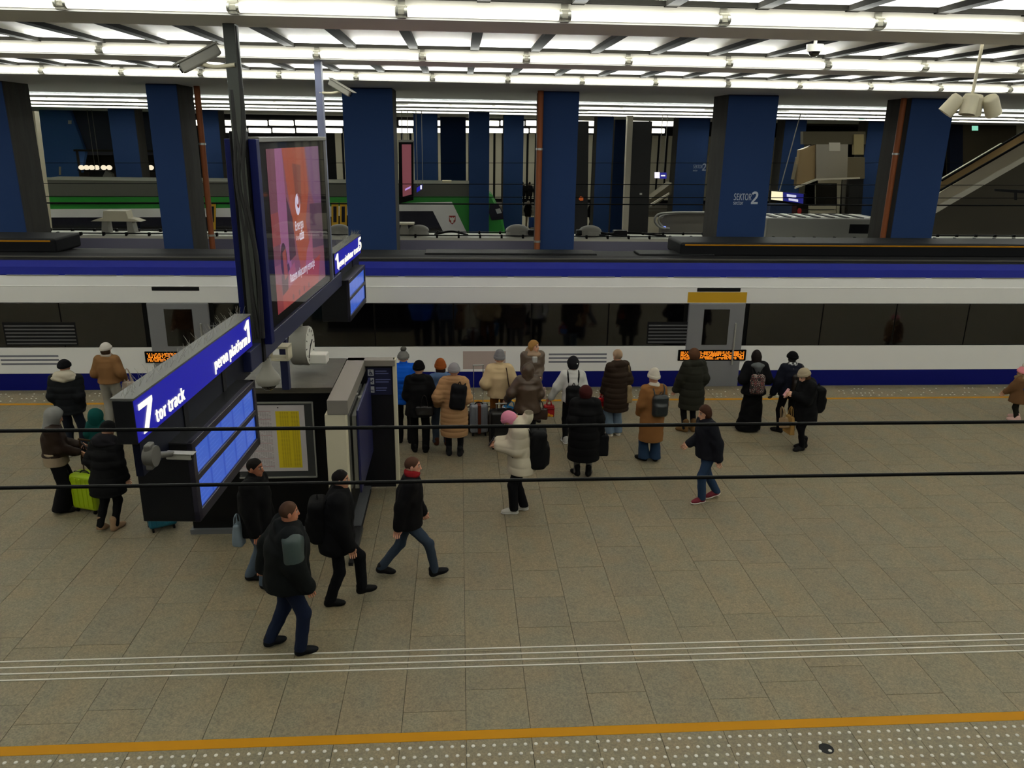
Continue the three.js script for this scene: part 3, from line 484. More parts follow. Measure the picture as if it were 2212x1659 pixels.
// ---------- kiosk ----------
{
  const t = thing('kiosk', 'dark glass information kiosk with a grey flat roof under the gantry', 'kiosk', [-2.6, 0, -11.1]);
  const at = (g) => g.translate(2.6, 0, 11.1), B = (n, x0, x1, y0, y1, z0, z1, m, r = 0, l) => add(n, at(box(x0, x1, y0, y1, z0, z1, r)), m, t, l);
  const roofM = mat(0x96938a, 0.55, { map: concreteTex });
  B('wall_panel', -3.83, -1.72, 0.06, 2.12, -11.85, -10.42, M.kiosk);
  B('plinth', -3.86, -1.45, 0, 0.07, -11.9, -10.36, mat(0x54565a, 0.5));
  B('plinth', -1.75, -1.42, 0, 0.07, -10.4, -9.8, mat(0x2a2a2c, 0.5));
  B('roof', -3.86, -1.74, 2.11, 2.195, -11.86, -10.36, roofM, 0.01, 'grey concrete-coloured roof');
  B('roof_arm', -1.73, -1.46, 2.0, 2.2, -11.86, -9.79, mat(0x7c776f, 0.5), 0.01);
  B('roof_back', -1.73, -1.0, 2.1, 2.2, -11.88, -11.7, mat(0x7c776f, 0.5), 0.01);
  B('corner_column', -1.77, -1.5, 0.0, 2.0, -9.98, -9.8, M.cream, 0.008, 'cream front column');
  B('side_panel', -1.66, -1.6, 0.07, 2.0, -11.8, -9.98, M.kiosk);
  B('fin_panel', -1.6, -1.04, 0.05, 2.1, -11.84, -11.78, mat(0x070812, 0.4));
  B('edge_post', -1.045, -0.985, 0.0, 2.2, -11.88, -11.74, M.cream, 0.012, 'pale edge post');
  // three pictogram rows on the fin
  const navy = B('notice_plate', -1.44, -1.06, 1.62, 2.06, -11.79, -11.772, mat(0x0c1236, 0.5));
  const tex = canvas(256, 296, (c, w, h) => { c.fillStyle = '#0c1236'; c.fillRect(0, 0, w, h);
    for (let k = 0; k < 3; k++) { const y = 14 + k * 94; c.fillStyle = '#a9abb0'; c.fillRect(8, y, 62, 72); c.strokeStyle = c.fillStyle = '#10163a'; c.lineWidth = 7;
      if (k === 0) { c.beginPath(); c.arc(36, y + 46, 14, 0, 7); c.stroke(); c.beginPath(); c.arc(32, y + 16, 6, 0, 7); c.fill(); c.beginPath(); c.moveTo(32, y + 22); c.lineTo(34, y + 42); c.lineTo(50, y + 44); c.lineTo(56, y + 60); c.stroke(); }
      if (k === 1) { c.fillRect(20, y + 30, 34, 14); c.fillRect(20, y + 40, 6, 20); c.fillRect(48, y + 40, 6, 20); c.fillRect(48, y + 18, 12, 16); }
      if (k === 2) { c.fillRect(16, y + 40, 46, 8); c.fillRect(20, y + 48, 6, 16); c.fillRect(52, y + 48, 6, 16); c.fillRect(16, y + 24, 8, 18); }
      c.fillStyle = '#5c6290'; c.fillRect(86, y + 14, k === 1 ? 160 : 120, 12); c.fillRect(86, y + 40, k === 2 ? 110 : 140, 12); } });
  add('pictograms', at(new THREE.PlaneGeometry(0.37, 0.43).translate(-1.25, 1.84, -11.77)), new THREE.MeshStandardMaterial({ map: tex, roughness: 0.5 }), navy);
  // advert boxes in the niche
  for (const [x0, x1, m, y0, y1] of [[-1.58, -1.5, M.silver, 0.78, 1.86], [-1.47, -1.41, M.silver, 0.78, 1.86]]) B('leaflet_case', x0, x1, y0, y1, -11.6, -10.15, m, 0.006);
  B('leaflet_door', -1.4, -1.37, 0.74, 1.95, -11.62, -10.1, mat(0x151a4a, 0.4), 0.006);
  for (const z of [-10.95, -11.1]) { const o = add('case_lamp', at(new THREE.SphereGeometry(0.05, 16, 6, 0, 7, 0, Math.PI / 2).scale(1, 0.4, 1).translate(z === -10.95 ? -1.44 : -1.54, 1.86, z)), M.white, t); }
  for (const z of [-10.4]) { // timetable case
    const fr = B('timetable_case', -3.1, -2.03, 0.86, 1.98, -10.42, -10.385, mat(0x2e3032, 0.5), 0.008);
    const tt = canvas(512, 512, (c, w, h) => { c.fillStyle = '#b9b3b6'; c.fillRect(0, 0, w, h); c.fillStyle = '#8d8689'; for (let r = 0; r < 44; r++) for (let k = 0; k < 15; k++) if ((r * 7 + k * 5) % 6) c.fillRect(16 + k * 17, 46 + r * 10.2, 12, 4); c.fillStyle = '#a88d90'; for (let r = 0; r < 44; r += 6) c.fillRect(14, 44 + r * 10.2, 250, 6);
      c.fillStyle = '#c8b30e'; c.fillRect(300, 46, 172, 440); c.fillStyle = '#8f7f0c'; for (let r = 0; r < 42; r++) for (let k = 0; k < 9; k++) if ((r * 5 + k * 3) % 5) c.fillRect(312 + k * 17, 54 + r * 10.2, 12, 4); c.fillStyle = '#3a3638'; c.fillRect(30, 14, 10, 10); c.fillRect(316, 14, 10, 10); });
    const sh = add('timetable_sheet', at(new THREE.PlaneGeometry(0.95, 0.98).translate(-2.62, 1.45, -10.38)), new THREE.MeshStandardMaterial({ map: tt, roughness: 0.6 }), fr, 'printed timetable sheets, one yellow');
    add('frame_edge', [box(-3.1, -2.03, 1.965, 1.985, -10.4, -10.37), box(-3.1, -2.03, 0.855, 0.875, -10.4, -10.37), box(-2.04, -2.02, 0.86, 1.98, -10.4, -10.37)].map(at), M.silver, fr);
  }
  B('floor_rail', -1.5, -1.44, 0, 0.05, -11.7, -9.4, M.dark);
}
// ---------- overhead wires ----------
for (const [px0, y0, y1, label] of [[0, 931, 911, 'upper black overhead wire across the foreground'], [0, 1054, 1021, 'lower black overhead wire across the foreground']]) {
  const a = P(0, y0, -2.3), b = P(2212, y1, -2.3), d = b.clone().sub(a).multiplyScalar(0.6), m = a.clone().add(b).multiplyScalar(0.5);
  const o = add('overhead_wire', rod(m.clone().sub(d), m.clone().add(d), 0.0058), M.black, scene); o.userData = { label, category: 'wire' };
}
// ---------- figures: distance fields meshed as smooth surfaces ----------
const { sin, cos, sqrt, abs, min, max, PI } = Math;
const clampd = (v, a, b) => (v < a ? a : v > b ? b : v);
const cap = (a, b, ra, rb = ra) => { const dx = b[0] - a[0], dy = b[1] - a[1], dz = b[2] - a[2], L = dx * dx + dy * dy + dz * dz || 1e-9; return (x, y, z) => { const t = clampd(((x - a[0]) * dx + (y - a[1]) * dy + (z - a[2]) * dz) / L, 0, 1), u = x - a[0] - t * dx, v = y - a[1] - t * dy, w = z - a[2] - t * dz; return sqrt(u * u + v * v + w * w) - ra - (rb - ra) * t; }; };
const ell = (c, r) => (x, y, z) => { const a = (x - c[0]) / r[0], b = (y - c[1]) / r[1], d = (z - c[2]) / r[2], k = sqrt(a * a + b * b + d * d); if (k < 1e-6) return -min(r[0], r[1], r[2]); const g = sqrt((a / r[0]) ** 2 + (b / r[1]) ** 2 + (d / r[2]) ** 2); return k * (k - 1) / g; };
const rbox = (c, h, r) => (x, y, z) => { const a = abs(x - c[0]) - h[0] + r, b = abs(y - c[1]) - h[1] + r, d = abs(z - c[2]) - h[2] + r; return sqrt(max(a, 0) ** 2 + max(b, 0) ** 2 + max(d, 0) ** 2) + min(max(a, b, d), 0) - r; };
const col = (t) => (x, y, z) => {       // a column of ellipses [y, rx, rz, cx, cz], from bottom to top
  const n = t.length - 1, yc = clampd(y, t[0][0], t[n][0]); let i = 0; while (i < n - 1 && yc > t[i + 1][0]) i++;
  const a = t[i], b = t[i + 1], s = (yc - a[0]) / (b[0] - a[0]), m = s * s * (3 - 2 * s), L = (k) => a[k] + (b[k] - a[k]) * m;
  const rx = L(1), rz = L(2), u = (x - L(3)) / rx, v = (z - L(4)) / rz, d = (sqrt(u * u + v * v) - 1) * min(rx, rz);
  return max(d, t[0][0] - y, y - t[n][0]);
};
const U = (k, ...f) => (x, y, z) => { let d = f[0](x, y, z); for (let i = 1; i < f.length; i++) { const e = f[i](x, y, z), h = max(k - abs(d - e), 0) / k; d = min(d, e) - h * h * k * 0.25; } return d; };
const sub = (f, g) => (x, y, z) => max(f(x, y, z), -g(x, y, z));
const cut = (f, c) => (x, y, z) => max(f(x, y, z), c(x, y, z));
const turned = (f, c, yaw, pitch = 0, roll = 0) => { const m = new THREE.Matrix4().makeRotationFromEuler(new THREE.Euler(pitch, yaw, roll, 'YXZ')).invert().elements; return (x, y, z) => { const a = x - c[0], b = y - c[1], d = z - c[2]; return f(m[0] * a + m[4] * b + m[8] * d + c[0], m[1] * a + m[5] * b + m[9] * d + c[1], m[2] * a + m[6] * b + m[10] * d + c[2]); }; };
const folds = (f, a, s = 0) => (x, y, z) => f(x, y, z) + a * (sin(x * 23 + s + 2 * sin(y * 11)) * sin(y * 19 + s * 1.7 + 1.5 * sin(z * 13)) * sin(z * 21 + s));
const quilt = (f, a, p) => (x, y, z) => f(x, y, z) - a * (sqrt(abs(sin(PI * y / p))) - 0.6);

function surface(f, lo, hi, h) {        // surface nets on a grid, skipping what is far from the surface
  const n = [0, 1, 2].map((k) => Math.ceil((hi[k] - lo[k]) / h / 4) * 4 + 1), [nx, ny, nz] = n, S = new Float32Array(nx * ny * nz), id = (i, j, k) => i + nx * (j + ny * k);
  for (let K = 0; K < nz; K += 4) for (let J = 0; J < ny; J += 4) for (let I = 0; I < nx; I += 4) {
    const d = f(lo[0] + (I + 1.5) * h, lo[1] + (J + 1.5) * h, lo[2] + (K + 1.5) * h), far = abs(d) > 5.5 * h;
    for (let k = K; k < min(K + 4, nz); k++) for (let j = J; j < min(J + 4, ny); j++) for (let i = I; i < min(I + 4, nx); i++) S[id(i, j, k)] = far ? d : f(lo[0] + i * h, lo[1] + j * h, lo[2] + k * h);
  }
  const vert = new Int32Array(nx * ny * nz).fill(-1), pos = [], idx = [];
  for (let k = 0; k < nz - 1; k++) for (let j = 0; j < ny - 1; j++) for (let i = 0; i < nx - 1; i++) {
    let c = 0, x = 0, y = 0, z = 0, m = 0; const v = [];
    for (let q = 0; q < 8; q++) { const s = S[id(i + (q & 1), j + ((q >> 1) & 1), k + (q >> 2))]; v.push(s); if (s < 0) m |= 1 << q; }
    if (m === 0 || m === 255) continue;
    for (let q = 0; q < 8; q++) for (const b of [1, 2, 4]) { if (q & b) continue; const r = q | b; if ((v[q] < 0) === (v[r] < 0)) continue; const t = v[q] / (v[q] - v[r]); x += (q & 1) + (b === 1 ? t : 0); y += ((q >> 1) & 1) + (b === 2 ? t : 0); z += (q >> 2) + (b === 4 ? t : 0); c++; }
    vert[id(i, j, k)] = pos.length / 3; pos.push(lo[0] + (i + x / c) * h, lo[1] + (j + y / c) * h, lo[2] + (k + z / c) * h);
  }
  const quad = (a, b, c, d, flip) => { if (min(a, b, c, d) < 0) return; flip ? idx.push(a, c, b, a, d, c) : idx.push(a, b, c, a, c, d); };
  for (let k = 1; k < nz - 1; k++) for (let j = 1; j < ny - 1; j++) for (let i = 1; i < nx - 1; i++) {
    const a = S[id(i, j, k)] < 0;
    if (a !== S[id(i + 1, j, k)] < 0) quad(vert[id(i, j - 1, k - 1)], vert[id(i, j, k - 1)], vert[id(i, j, k)], vert[id(i, j - 1, k)], !a);
    if (a !== S[id(i, j + 1, k)] < 0) quad(vert[id(i - 1, j, k - 1)], vert[id(i - 1, j, k)], vert[id(i, j, k)], vert[id(i, j, k - 1)], !a);
    if (a !== S[id(i, j, k + 1)] < 0) quad(vert[id(i - 1, j - 1, k)], vert[id(i, j - 1, k)], vert[id(i, j, k)], vert[id(i - 1, j, k)], !a);
  }
  const g = new THREE.BufferGeometry(); g.setAttribute('position', new THREE.Float32BufferAttribute(pos, 3)); g.setIndex(idx); g.computeVertexNormals(); return g;
}
const cloth = {}; const fabric = (c, r = 0.9, e = {}) => cloth[c + '_' + r + JSON.stringify(e)] ??= mat(c, r, { specularIntensity: r < 0.6 ? 0.8 : 0.25, ...e });
const skinMat = new THREE.MeshPhysicalMaterial({ color: 0xffffff, roughness: 0.6, vertexColors: true });
const lerp3 = (a, b, t) => [a[0] + (b[0] - a[0]) * t, a[1] + (b[1] - a[1]) * t, a[2] + (b[2] - a[2]) * t];
function joint(a, b, l1, l2, hint) {     // middle joint of a two-bone limb
  const A = V(...a), B = V(...b), d = B.clone().sub(A), L = min(d.length(), (l1 + l2) * 0.999), e = d.normalize(), t = (l1 * l1 - l2 * l2 + L * L) / (2 * L), h = sqrt(max(l1 * l1 - t * t, 0));
  const p = V(...hint).addScaledVector(e, -V(...hint).dot(e)).normalize(); return A.addScaledVector(e, t).addScaledVector(p, h).toArray();
}
const reach = (a, b, L) => { const d = [b[0] - a[0], b[1] - a[1], b[2] - a[2]], l = Math.hypot(...d); return l > L ? lerp3(a, b, L / l) : b; };

// The figure's own axes: it faces +z, its left hand is at +x.
function person(s, at, yawDeg) {
  const H = s.h, yaw = yawDeg * PI / 180, t = thing('person', s.label, 'person', at, yaw), lean = s.lean ?? 0.02, sx = (s.build ?? 1);
  const pel = [s.shift ?? 0, 0.52 * H - (s.drop ?? 0), 0], chest = [pel[0], 0.74 * H - (s.drop ?? 0), lean * 0.6], neck = [pel[0], 0.845 * H - (s.drop ?? 0), lean], hc = [neck[0] + (s.headX ?? 0), 0.925 * H - (s.drop ?? 0), lean + 0.015 + (s.headZ ?? 0)];
  const hy = s.headYaw ?? 0, hp = s.headPitch ?? 0.1, hipW = 0.052 * H, shW = 0.096 * H * sx;
  // legs
  const F = s.feet ?? [[-0.1, 0.0], [0.1, 0.03]], legs = F.map((f, i) => {
    const hip = [pel[0] + (i ? 1 : -1) * hipW, 0.5 * H - (s.drop ?? 0), 0], an = reach(hip, [f[0], 0.05 * H + (f[2] ?? 0), f[1] - 0.03], 0.455 * H), kn = joint(hip, an, 0.235 * H, 0.23 * H, [i ? 0.15 : -0.15, 0, 1]);
    return { hip, kn, an, toe: f[3] ?? (i ? 0.18 : -0.18), tilt: f[4] ?? 0 };
  });
  // arms: hand targets [x, y, z]
  const arms = ['R', 'L'].map((k, i) => {
    const sg = i ? 1 : -1, sh = [neck[0] + sg * shW, 0.805 * H - (s.drop ?? 0), lean * 0.8], d = s[k] ?? [sg * 0.2, 0.47 * H, 0.04], w = reach(sh, d, 0.318 * H), el = joint(sh, w, 0.168 * H, 0.152 * H, s['hint' + k] ?? [sg * 0.3, -0.2, -0.9]);
    return { sg, sh, el, w, dir: lerp3([0, 0, 0], [w[0] - el[0], w[1] - el[1], w[2] - el[2]], 1 / Math.hypot(w[0] - el[0], w[1] - el[1], w[2] - el[2])) };
  });
  // body: one continuous surface
  const hr = 0.058 * H;
  const headF = turned(U(0.02,
    ell([hc[0], hc[1] + 0.012, hc[2] - 0.008], [0.076, 0.098, 0.094]), ell([hc[0], hc[1] - 0.06, hc[2] + 0.028], [0.052, 0.062, 0.058]),
    cap([hc[0], hc[1] - 0.0, hc[2] + 0.088], [hc[0], hc[1] - 0.034, hc[2] + 0.099], 0.009, 0.014), cap([hc[0] - 0.02, hc[1] - 0.066, hc[2] + 0.08], [hc[0] + 0.02, hc[1] - 0.066, hc[2] + 0.08], 0.009), ell([hc[0], hc[1] - 0.1, hc[2] + 0.068], [0.024, 0.018, 0.02])),
    neck, hy, hp);
  const ears = [-1, 1].map((g) => turned(ell([hc[0] + g * 0.079, hc[1] - 0.012, hc[2] - 0.012], [0.012, 0.032, 0.02]), neck, hy, hp));
  const eyes = [-1, 1].map((g) => turned(ell([hc[0] + g * 0.032, hc[1] + 0.006, hc[2] + 0.094], [0.016, 0.01, 0.014]), neck, hy, hp));
  const torso = col([[pel[1] - 0.03, 0.085 * H, 0.06 * H, pel[0], 0], [pel[1] + 0.03, 0.09 * H, 0.064 * H, pel[0], 0], [0.62 * H, 0.074 * H, 0.056 * H, pel[0], lean * 0.4], [chest[1], 0.09 * H * sx, 0.062 * H, chest[0], chest[2]], [0.8 * H, 0.088 * H * sx, 0.05 * H, neck[0], lean * 0.9], [neck[1], 0.04 * H, 0.036 * H, neck[0], lean]]);
  const limbs = [];
  for (const l of legs) limbs.push(cap(l.hip, l.kn, 0.045 * H, 0.03 * H), cap(l.kn, l.an, 0.03 * H, 0.021 * H), cap([l.an[0], l.an[1] - 0.035, l.an[2] - 0.01], [l.an[0] + sin(l.toe) * 0.1, max(l.an[1] - 0.05, 0.03), l.an[2] + cos(l.toe) * 0.1], 0.026, 0.022));
  for (const a of arms) limbs.push(cap(a.sh, a.el, 0.028 * H, 0.022 * H), cap(a.el, a.w, 0.022 * H, 0.015 * H));
  const bodyF = U(0.03, torso, cap(neck, [hc[0], hc[1] - 0.04, hc[2] - 0.01], 0.032 * H, 0.031 * H), ...limbs, headF);
  const all = [...legs.flatMap((l) => [l.hip, l.an]), ...arms.flatMap((a) => [a.sh, a.el, a.w]), hc], lo = [0, 1, 2].map((k) => min(...all.map((p) => p[k])) - 0.2), hi = [0, 1, 2].map((k) => max(...all.map((p) => p[k])) + 0.2); lo[1] = -0.02;
  const gs = [surface(bodyF, lo, hi, 0.02)];
  gs.push(surface(U(0.006, sub(headF, U(0.005, ...eyes)), ...ears), [hc[0] - 0.19, hc[1] - 0.19, hc[2] - 0.19], [hc[0] + 0.19, hc[1] + 0.17, hc[2] + 0.19], s.near ? 0.0045 : 0.007));
  // hands: a palm, four fingers and a thumb
  for (const [i, a] of arms.entries()) {
    if (s['hide' + (i ? 'L' : 'R')]) continue;
    const d = V(...a.dir), curl = s['curl' + (i ? 'L' : 'R')] ?? 0.5, side = V(...(s['palm' + (i ? 'L' : 'R')] ?? [0, 0, 1])).addScaledVector(d, -V(...(s['palm' + (i ? 'L' : 'R')] ?? [0, 0, 1])).dot(d)).normalize(), nrm = d.clone().cross(side).multiplyScalar(-a.sg), W = V(...a.w), at = (u, v, w) => W.clone().addScaledVector(d, u).addScaledVector(side, v).addScaledVector(nrm, w).toArray();
    const parts = [cap(at(0, 0, 0), at(0.03, 0, 0), 0.024, 0.026), cap(at(0.05, -0.024, 0), at(0.075, -0.026, 0), 0.017, 0.015), cap(at(0.045, 0.02, 0), at(0.082, 0.024, 0), 0.018, 0.015), cap(at(0.05, 0, 0), at(0.085, 0, 0), 0.019, 0.016)];
    const fing = [0.062, 0.073, 0.077, 0.066].map((L, j) => { const v = -0.033 + j * 0.0225, b = at(0.085 + (j === 0 ? -0.01 : 0), v, 0), c1 = curl * 0.7, m = at(0.085 + L * 0.5 * cos(c1), v * 1.05, L * 0.5 * sin(c1)), c2 = curl * 1.9, e = at(0.085 + L * (0.5 * cos(c1) + 0.5 * cos(c2)), v, L * (0.5 * sin(c1) + 0.5 * sin(c2))); return U(0.004, cap(b, m, 0.0098, 0.009), cap(m, e, 0.009, 0.0075)); });
    const thumb = U(0.004, cap(at(0.03, 0.03, 0.004), at(0.062, 0.053, 0.012), 0.013, 0.0105), cap(at(0.062, 0.053, 0.012), at(0.09, 0.05 - curl * 0.02, 0.02 + curl * 0.014), 0.0105, 0.0085));
    const c = at(0.07, 0, 0.02); gs.push(surface((x, y, z) => min(U(0.014, ...parts)(x, y, z), ...fing.map((f) => f(x, y, z)), thumb(x, y, z)), c.map((v) => v - 0.13), c.map((v) => v + 0.13), s.near ? 0.0045 : 0.006));
  }
  const g = mergeGeometries(gs), p = g.attributes.position, colr = new Float32Array(p.count * 3), sk = new THREE.Color(s.skin ?? 0xb98a70), dark = new THREE.Color(0x1c1410), lip = sk.clone().multiplyScalar(0.7), hair = new THREE.Color(s.brow ?? 0x2a1c14), white = new THREE.Color(0xb8b0a6);
  const inv = new THREE.Matrix4().makeRotationFromEuler(new THREE.Euler(hp, hy, 0, 'YXZ')).invert(), q = V();
  for (let i = 0; i < p.count; i++) {
    q.fromBufferAttribute(p, i).sub(V(...neck)).applyMatrix4(inv).add(V(...neck)); const x = q.x - hc[0], y = q.y - hc[1], z = q.z - hc[2]; let c = sk;
    if (z > 0.05 && abs(y) < 0.2) { const ex = abs(x) - 0.032; if (ex * ex + (y - 0.006) ** 2 < 0.00022) c = abs(ex) < 0.006 ? dark : white; else if (abs(y - 0.03) < 0.006 && abs(ex) < 0.02) c = hair; else if (abs(y + 0.066) < 0.009 && abs(x) < 0.026 && z > 0.07) c = lip; }
    colr.set([c.r, c.g, c.b], i * 3);
  }
  g.setAttribute('color', new THREE.BufferAttribute(colr, 3));
  add('body', g, skinMat, t);
  // trousers
  const L = s.legs; const bx = [lo, hi];
  if (L.skirt) add('skirt', surface(folds(col([[0.03, L.r0, L.r0 * 0.8, pel[0] + (L.sx ?? 0), -0.02], [0.25 * H, L.r0 * 0.86, L.r0 * 0.66, pel[0], 0], [0.45 * H, 0.11 * H, 0.085 * H, pel[0], 0], [0.57 * H, 0.085 * H, 0.068 * H, pel[0], 0]]), 0.01, 1), [pel[0] - 0.36, 0, -0.34], [pel[0] + 0.36, 0.6 * H, 0.34], 0.012), fabric(L.c), t);
  else {
    const r0 = L.r0 ?? 0.062, r1 = L.r1 ?? 0.05, f = U(0.03, ...legs.flatMap((l, i) => [cap(l.hip, l.kn, (L.rt ?? 0.085), r0), cut(cap(l.kn, [l.an[0], l.an[1] - 0.02, l.an[2]], r0, r1), (x, y, z) => l.an[1] - 0.03 - y)]), ell([pel[0], 0.53 * H, 0], [0.1 * H, 0.06 * H, 0.068 * H]));
    add('trousers', surface(folds(f, 0.006, 2), [lo[0], 0, lo[2]], [hi[0], 0.6 * H, hi[2]], 0.011), fabric(L.c, 0.9), t);
  }
  // shoes
  for (const l of legs) {
    const yb = max(l.an[1] - 0.05 * H, 0), d = [sin(l.toe), cos(l.toe)], a0 = l.an, B = s.shoes.tall ?? 0.03, pt = l.tilt;
    const sole = U(0.03, ell([0, 0.035, -0.02], [0.043, 0.05, 0.06]), ell([0, 0.03, 0.1], [0.047, 0.042, 0.085]), ell([0, 0.05, 0.03], [0.04, 0.045, 0.09]), cap([0, 0.05, -0.015], [0, 0.07 + B, -0.015], 0.046, 0.046 + (s.shoes.flare ?? 0.005)));
    const g = surface((x, y, z) => max(sole(x, y, z), 0.0 - y), [-0.08, -0.01, -0.11], [0.08, 0.17 + B, 0.22], 0.008);
    g.rotateX(pt).rotateY(l.toe).translate(a0[0], yb, a0[2] + 0.01); const sh = add('shoe', g, fabric(s.shoes.c, 0.6), t);
    if (s.shoes.sole) { const sg = surface((x, y, z) => max(U(0.03, ell([0, 0.02, -0.02], [0.049, 0.06, 0.066]), ell([0, 0.02, 0.1], [0.053, 0.05, 0.092]))(x, y, z), -y, y - 0.022), [-0.08, -0.01, -0.11], [0.08, 0.04, 0.22], 0.007); add('sole', sg.rotateX(pt).rotateY(l.toe).translate(a0[0], yb, a0[2] + 0.01), fabric(s.shoes.sole, 0.7), sh); }
  }
  // coat
  const C = s.coat, w = (C.w ?? 1) * 1.0, th = C.th ?? 0.02, hem = C.hem * H, fl = C.flare ?? 0, cz = C.belly ?? 0, sr = C.sleeve ?? 0;
  const tab = [[hem, 0.092 * H * w + th + fl, 0.078 * H * w + th + fl * 0.8, pel[0], C.hz ?? 0]]; if (hem < 0.44 * H) tab.push([0.46 * H, 0.094 * H * w + th + fl * 0.45, 0.08 * H * w + th + fl * 0.4, pel[0], 0]);
  tab.push([0.6 * H, 0.082 * H * w + th, 0.07 * H * w + th + cz, pel[0], lean * 0.3], [0.72 * H, 0.087 * H * w * sx + th, 0.072 * H * w + th, chest[0], lean * 0.6], [0.79 * H, 0.086 * H * w * sx + th * 0.6, 0.062 * H * w + th * 0.6, neck[0], lean * 0.85], [0.835 * H, 0.06 * H * w + th * 0.5, 0.045 * H * w + th * 0.6, neck[0], lean], [0.865 * H, 0.042 * H + th * 0.4, 0.04 * H + th * 0.4, neck[0], lean + 0.01]);
  for (const r of tab) if (r[0] > 0.5 * H) r[0] -= (s.drop ?? 0);
  let cf = U(0.05, col(tab), ...arms.flatMap((a) => [cap([a.sh[0] * 0.93 + neck[0] * 0.07, a.sh[1] - 0.005, a.sh[2]], a.el, 0.032 * H + th * 0.6 + sr, 0.027 * H + th * 0.45 + sr), cap(a.el, lerp3(a.el, a.w, 1.02), 0.027 * H + th * 0.45 + sr, 0.023 * H + th * 0.4 + sr * 0.6)]));
  if (C.hood === 'big') cf = U(0.04, cf, turned(ell([neck[0], 0.925 * H, lean - 0.115], [0.125, 0.15, 0.075]), neck, 0, -0.2), ell([neck[0], 0.86 * H, lean - 0.02], [0.145, 0.085, 0.14]));
  if (C.hood === 'down') cf = U(0.03, cf, turned(ell([neck[0], 0.845 * H - (s.drop ?? 0), lean - 0.085], [0.135, 0.085, 0.07]), neck, 0, -0.25), ell([neck[0], 0.845 * H - (s.drop ?? 0), lean - 0.01], [0.125, 0.06, 0.105]));
  if (C.collar) cf = U(0.02, cf, cap([neck[0], 0.83 * H, lean], [neck[0], 0.875 * H, lean + 0.005], 0.075, 0.07));
  cf = C.quilt ? quilt(cf, 0.011, C.quilt) : folds(cf, 0.008, C.seed ?? 0);
  add('coat', surface(cf, [lo[0] - 0.06, hem - 0.03, lo[2] - 0.12], [hi[0] + 0.06, 0.95 * H, hi[2] + 0.06], 0.011), fabric(C.c, C.rough ?? 0.85), t);
  if (C.under) add('shirt_hem', surface(folds(col([[C.under[1] * H, 0.1 * H * w + th * 0.6, 0.08 * H * w + th * 0.6, pel[0], 0], [hem + 0.06, 0.096 * H * w + th * 0.6, 0.076 * H * w + th * 0.6, pel[0], 0]]), 0.008, 3), [pel[0] - 0.3, C.under[1] * H - 0.03, -0.3], [pel[0] + 0.3, hem + 0.1, 0.3], 0.012), fabric(C.under[0]), t);
  // head wear
  const hd = (name, f, c, r = 0.9, hh = 0.009) => add(name, surface(turned(f, neck, hy, hp), [hc[0] - 0.22, hc[1] - 0.34, hc[2] - 0.26], [hc[0] + 0.22, hc[1] + 0.32, hc[2] + 0.2], hh), fabric(c, r), t);
  const [X, Y, Zc] = hc;
  if (s.hair) {
    const k = s.hair, front = (x, y, z) => -(0.045 - (z - Zc)) ; const shell = ell([X, Y + 0.02, Zc - 0.012], [0.088, 0.104, 0.104]);
    let f = cut(shell, (x, y, z) => max((z - Zc) * 0.9 - (y - Y) * 0.8 - 0.02, Y - 0.075 - y)); if (k.short) f = cut(ell([X, Y + 0.016, Zc - 0.01], [0.0795, 0.1, 0.099]), (x, y, z) => max((z - Zc) * 0.9 - (y - Y) * 0.75 - 0.015, Y - 0.06 - y));
    if (k.long) f = U(0.04, f, cap([X, Y - 0.02, Zc - 0.05], [X, Y - k.long, Zc - 0.075], 0.075, 0.05), cap([X - 0.06, Y - 0.02, Zc - 0.02], [X - 0.07, Y - k.long * 0.8, Zc - 0.02], 0.035, 0.025), cap([X + 0.06, Y - 0.02, Zc - 0.02], [X + 0.07, Y - k.long * 0.8, Zc - 0.02], 0.035, 0.025));
    if (k.bob) f = U(0.03, f, ell([X, Y - 0.045, Zc - 0.03], [0.09, 0.07, 0.08]));
    hd('hair', folds(f, 0.006, 4), k.c, 0.75, 0.008);
  }
  if (s.hat) {
    const k = s.hat, tall = k.tall ?? 0; let f = cut(U(0.03, ell([X, Y + 0.03 + tall * 0.3, Zc - 0.012], [0.101, 0.11 + tall, 0.114]), ...(tall > 0.02 ? [ell([X, Y + 0.1 + tall, Zc - 0.04], [0.06, 0.05, 0.06])] : [])), (x, y, z) => Y + 0.012 + (z - Zc) * 0.22 - y);
    f = U(0.012, f, cut(ell([X, Y + 0.022, Zc - 0.012], [0.109, 0.148, 0.122]), (x, y, z) => abs(y - (Y + 0.035 + (z - Zc) * 0.22)) - 0.024));
    if (k.snug) f = U(0.02, f, cut(ell([X, Y, Zc - 0.015], [0.106, 0.13, 0.116]), (x, y, z) => max((z - Zc) - 0.02, Y - 0.09 - y)));
    hd('hat', folds(f, 0.0025, 7), k.c, 0.95, 0.008);
    if (k.pom) add('pompom', surface(turned(folds(ell([X, Y + 0.17, Zc - 0.03], [0.052, 0.048, 0.052]), 0.012, 1), neck, hy, hp), [X - 0.2, Y + 0.0, Zc - 0.25], [X + 0.2, Y + 0.3, Zc + 0.15], 0.008), fabric(k.pom, 1), t);
  }
  if (s.hoodUp) { const k = s.hoodUp, f = U(0.05, ell([X, Y + 0.015, Zc - 0.02], [0.12, 0.135, 0.135]), cap([X, Y - 0.08, Zc - 0.03], [neck[0], 0.82 * H - (s.drop ?? 0), lean], 0.1, 0.12)); hd('hood', folds(sub(f, ell([X, Y - 0.01, Zc + 0.14], [0.082, 0.11, 0.11])), 0.007, 2), k.c, k.rough ?? 0.9, 0.009); }
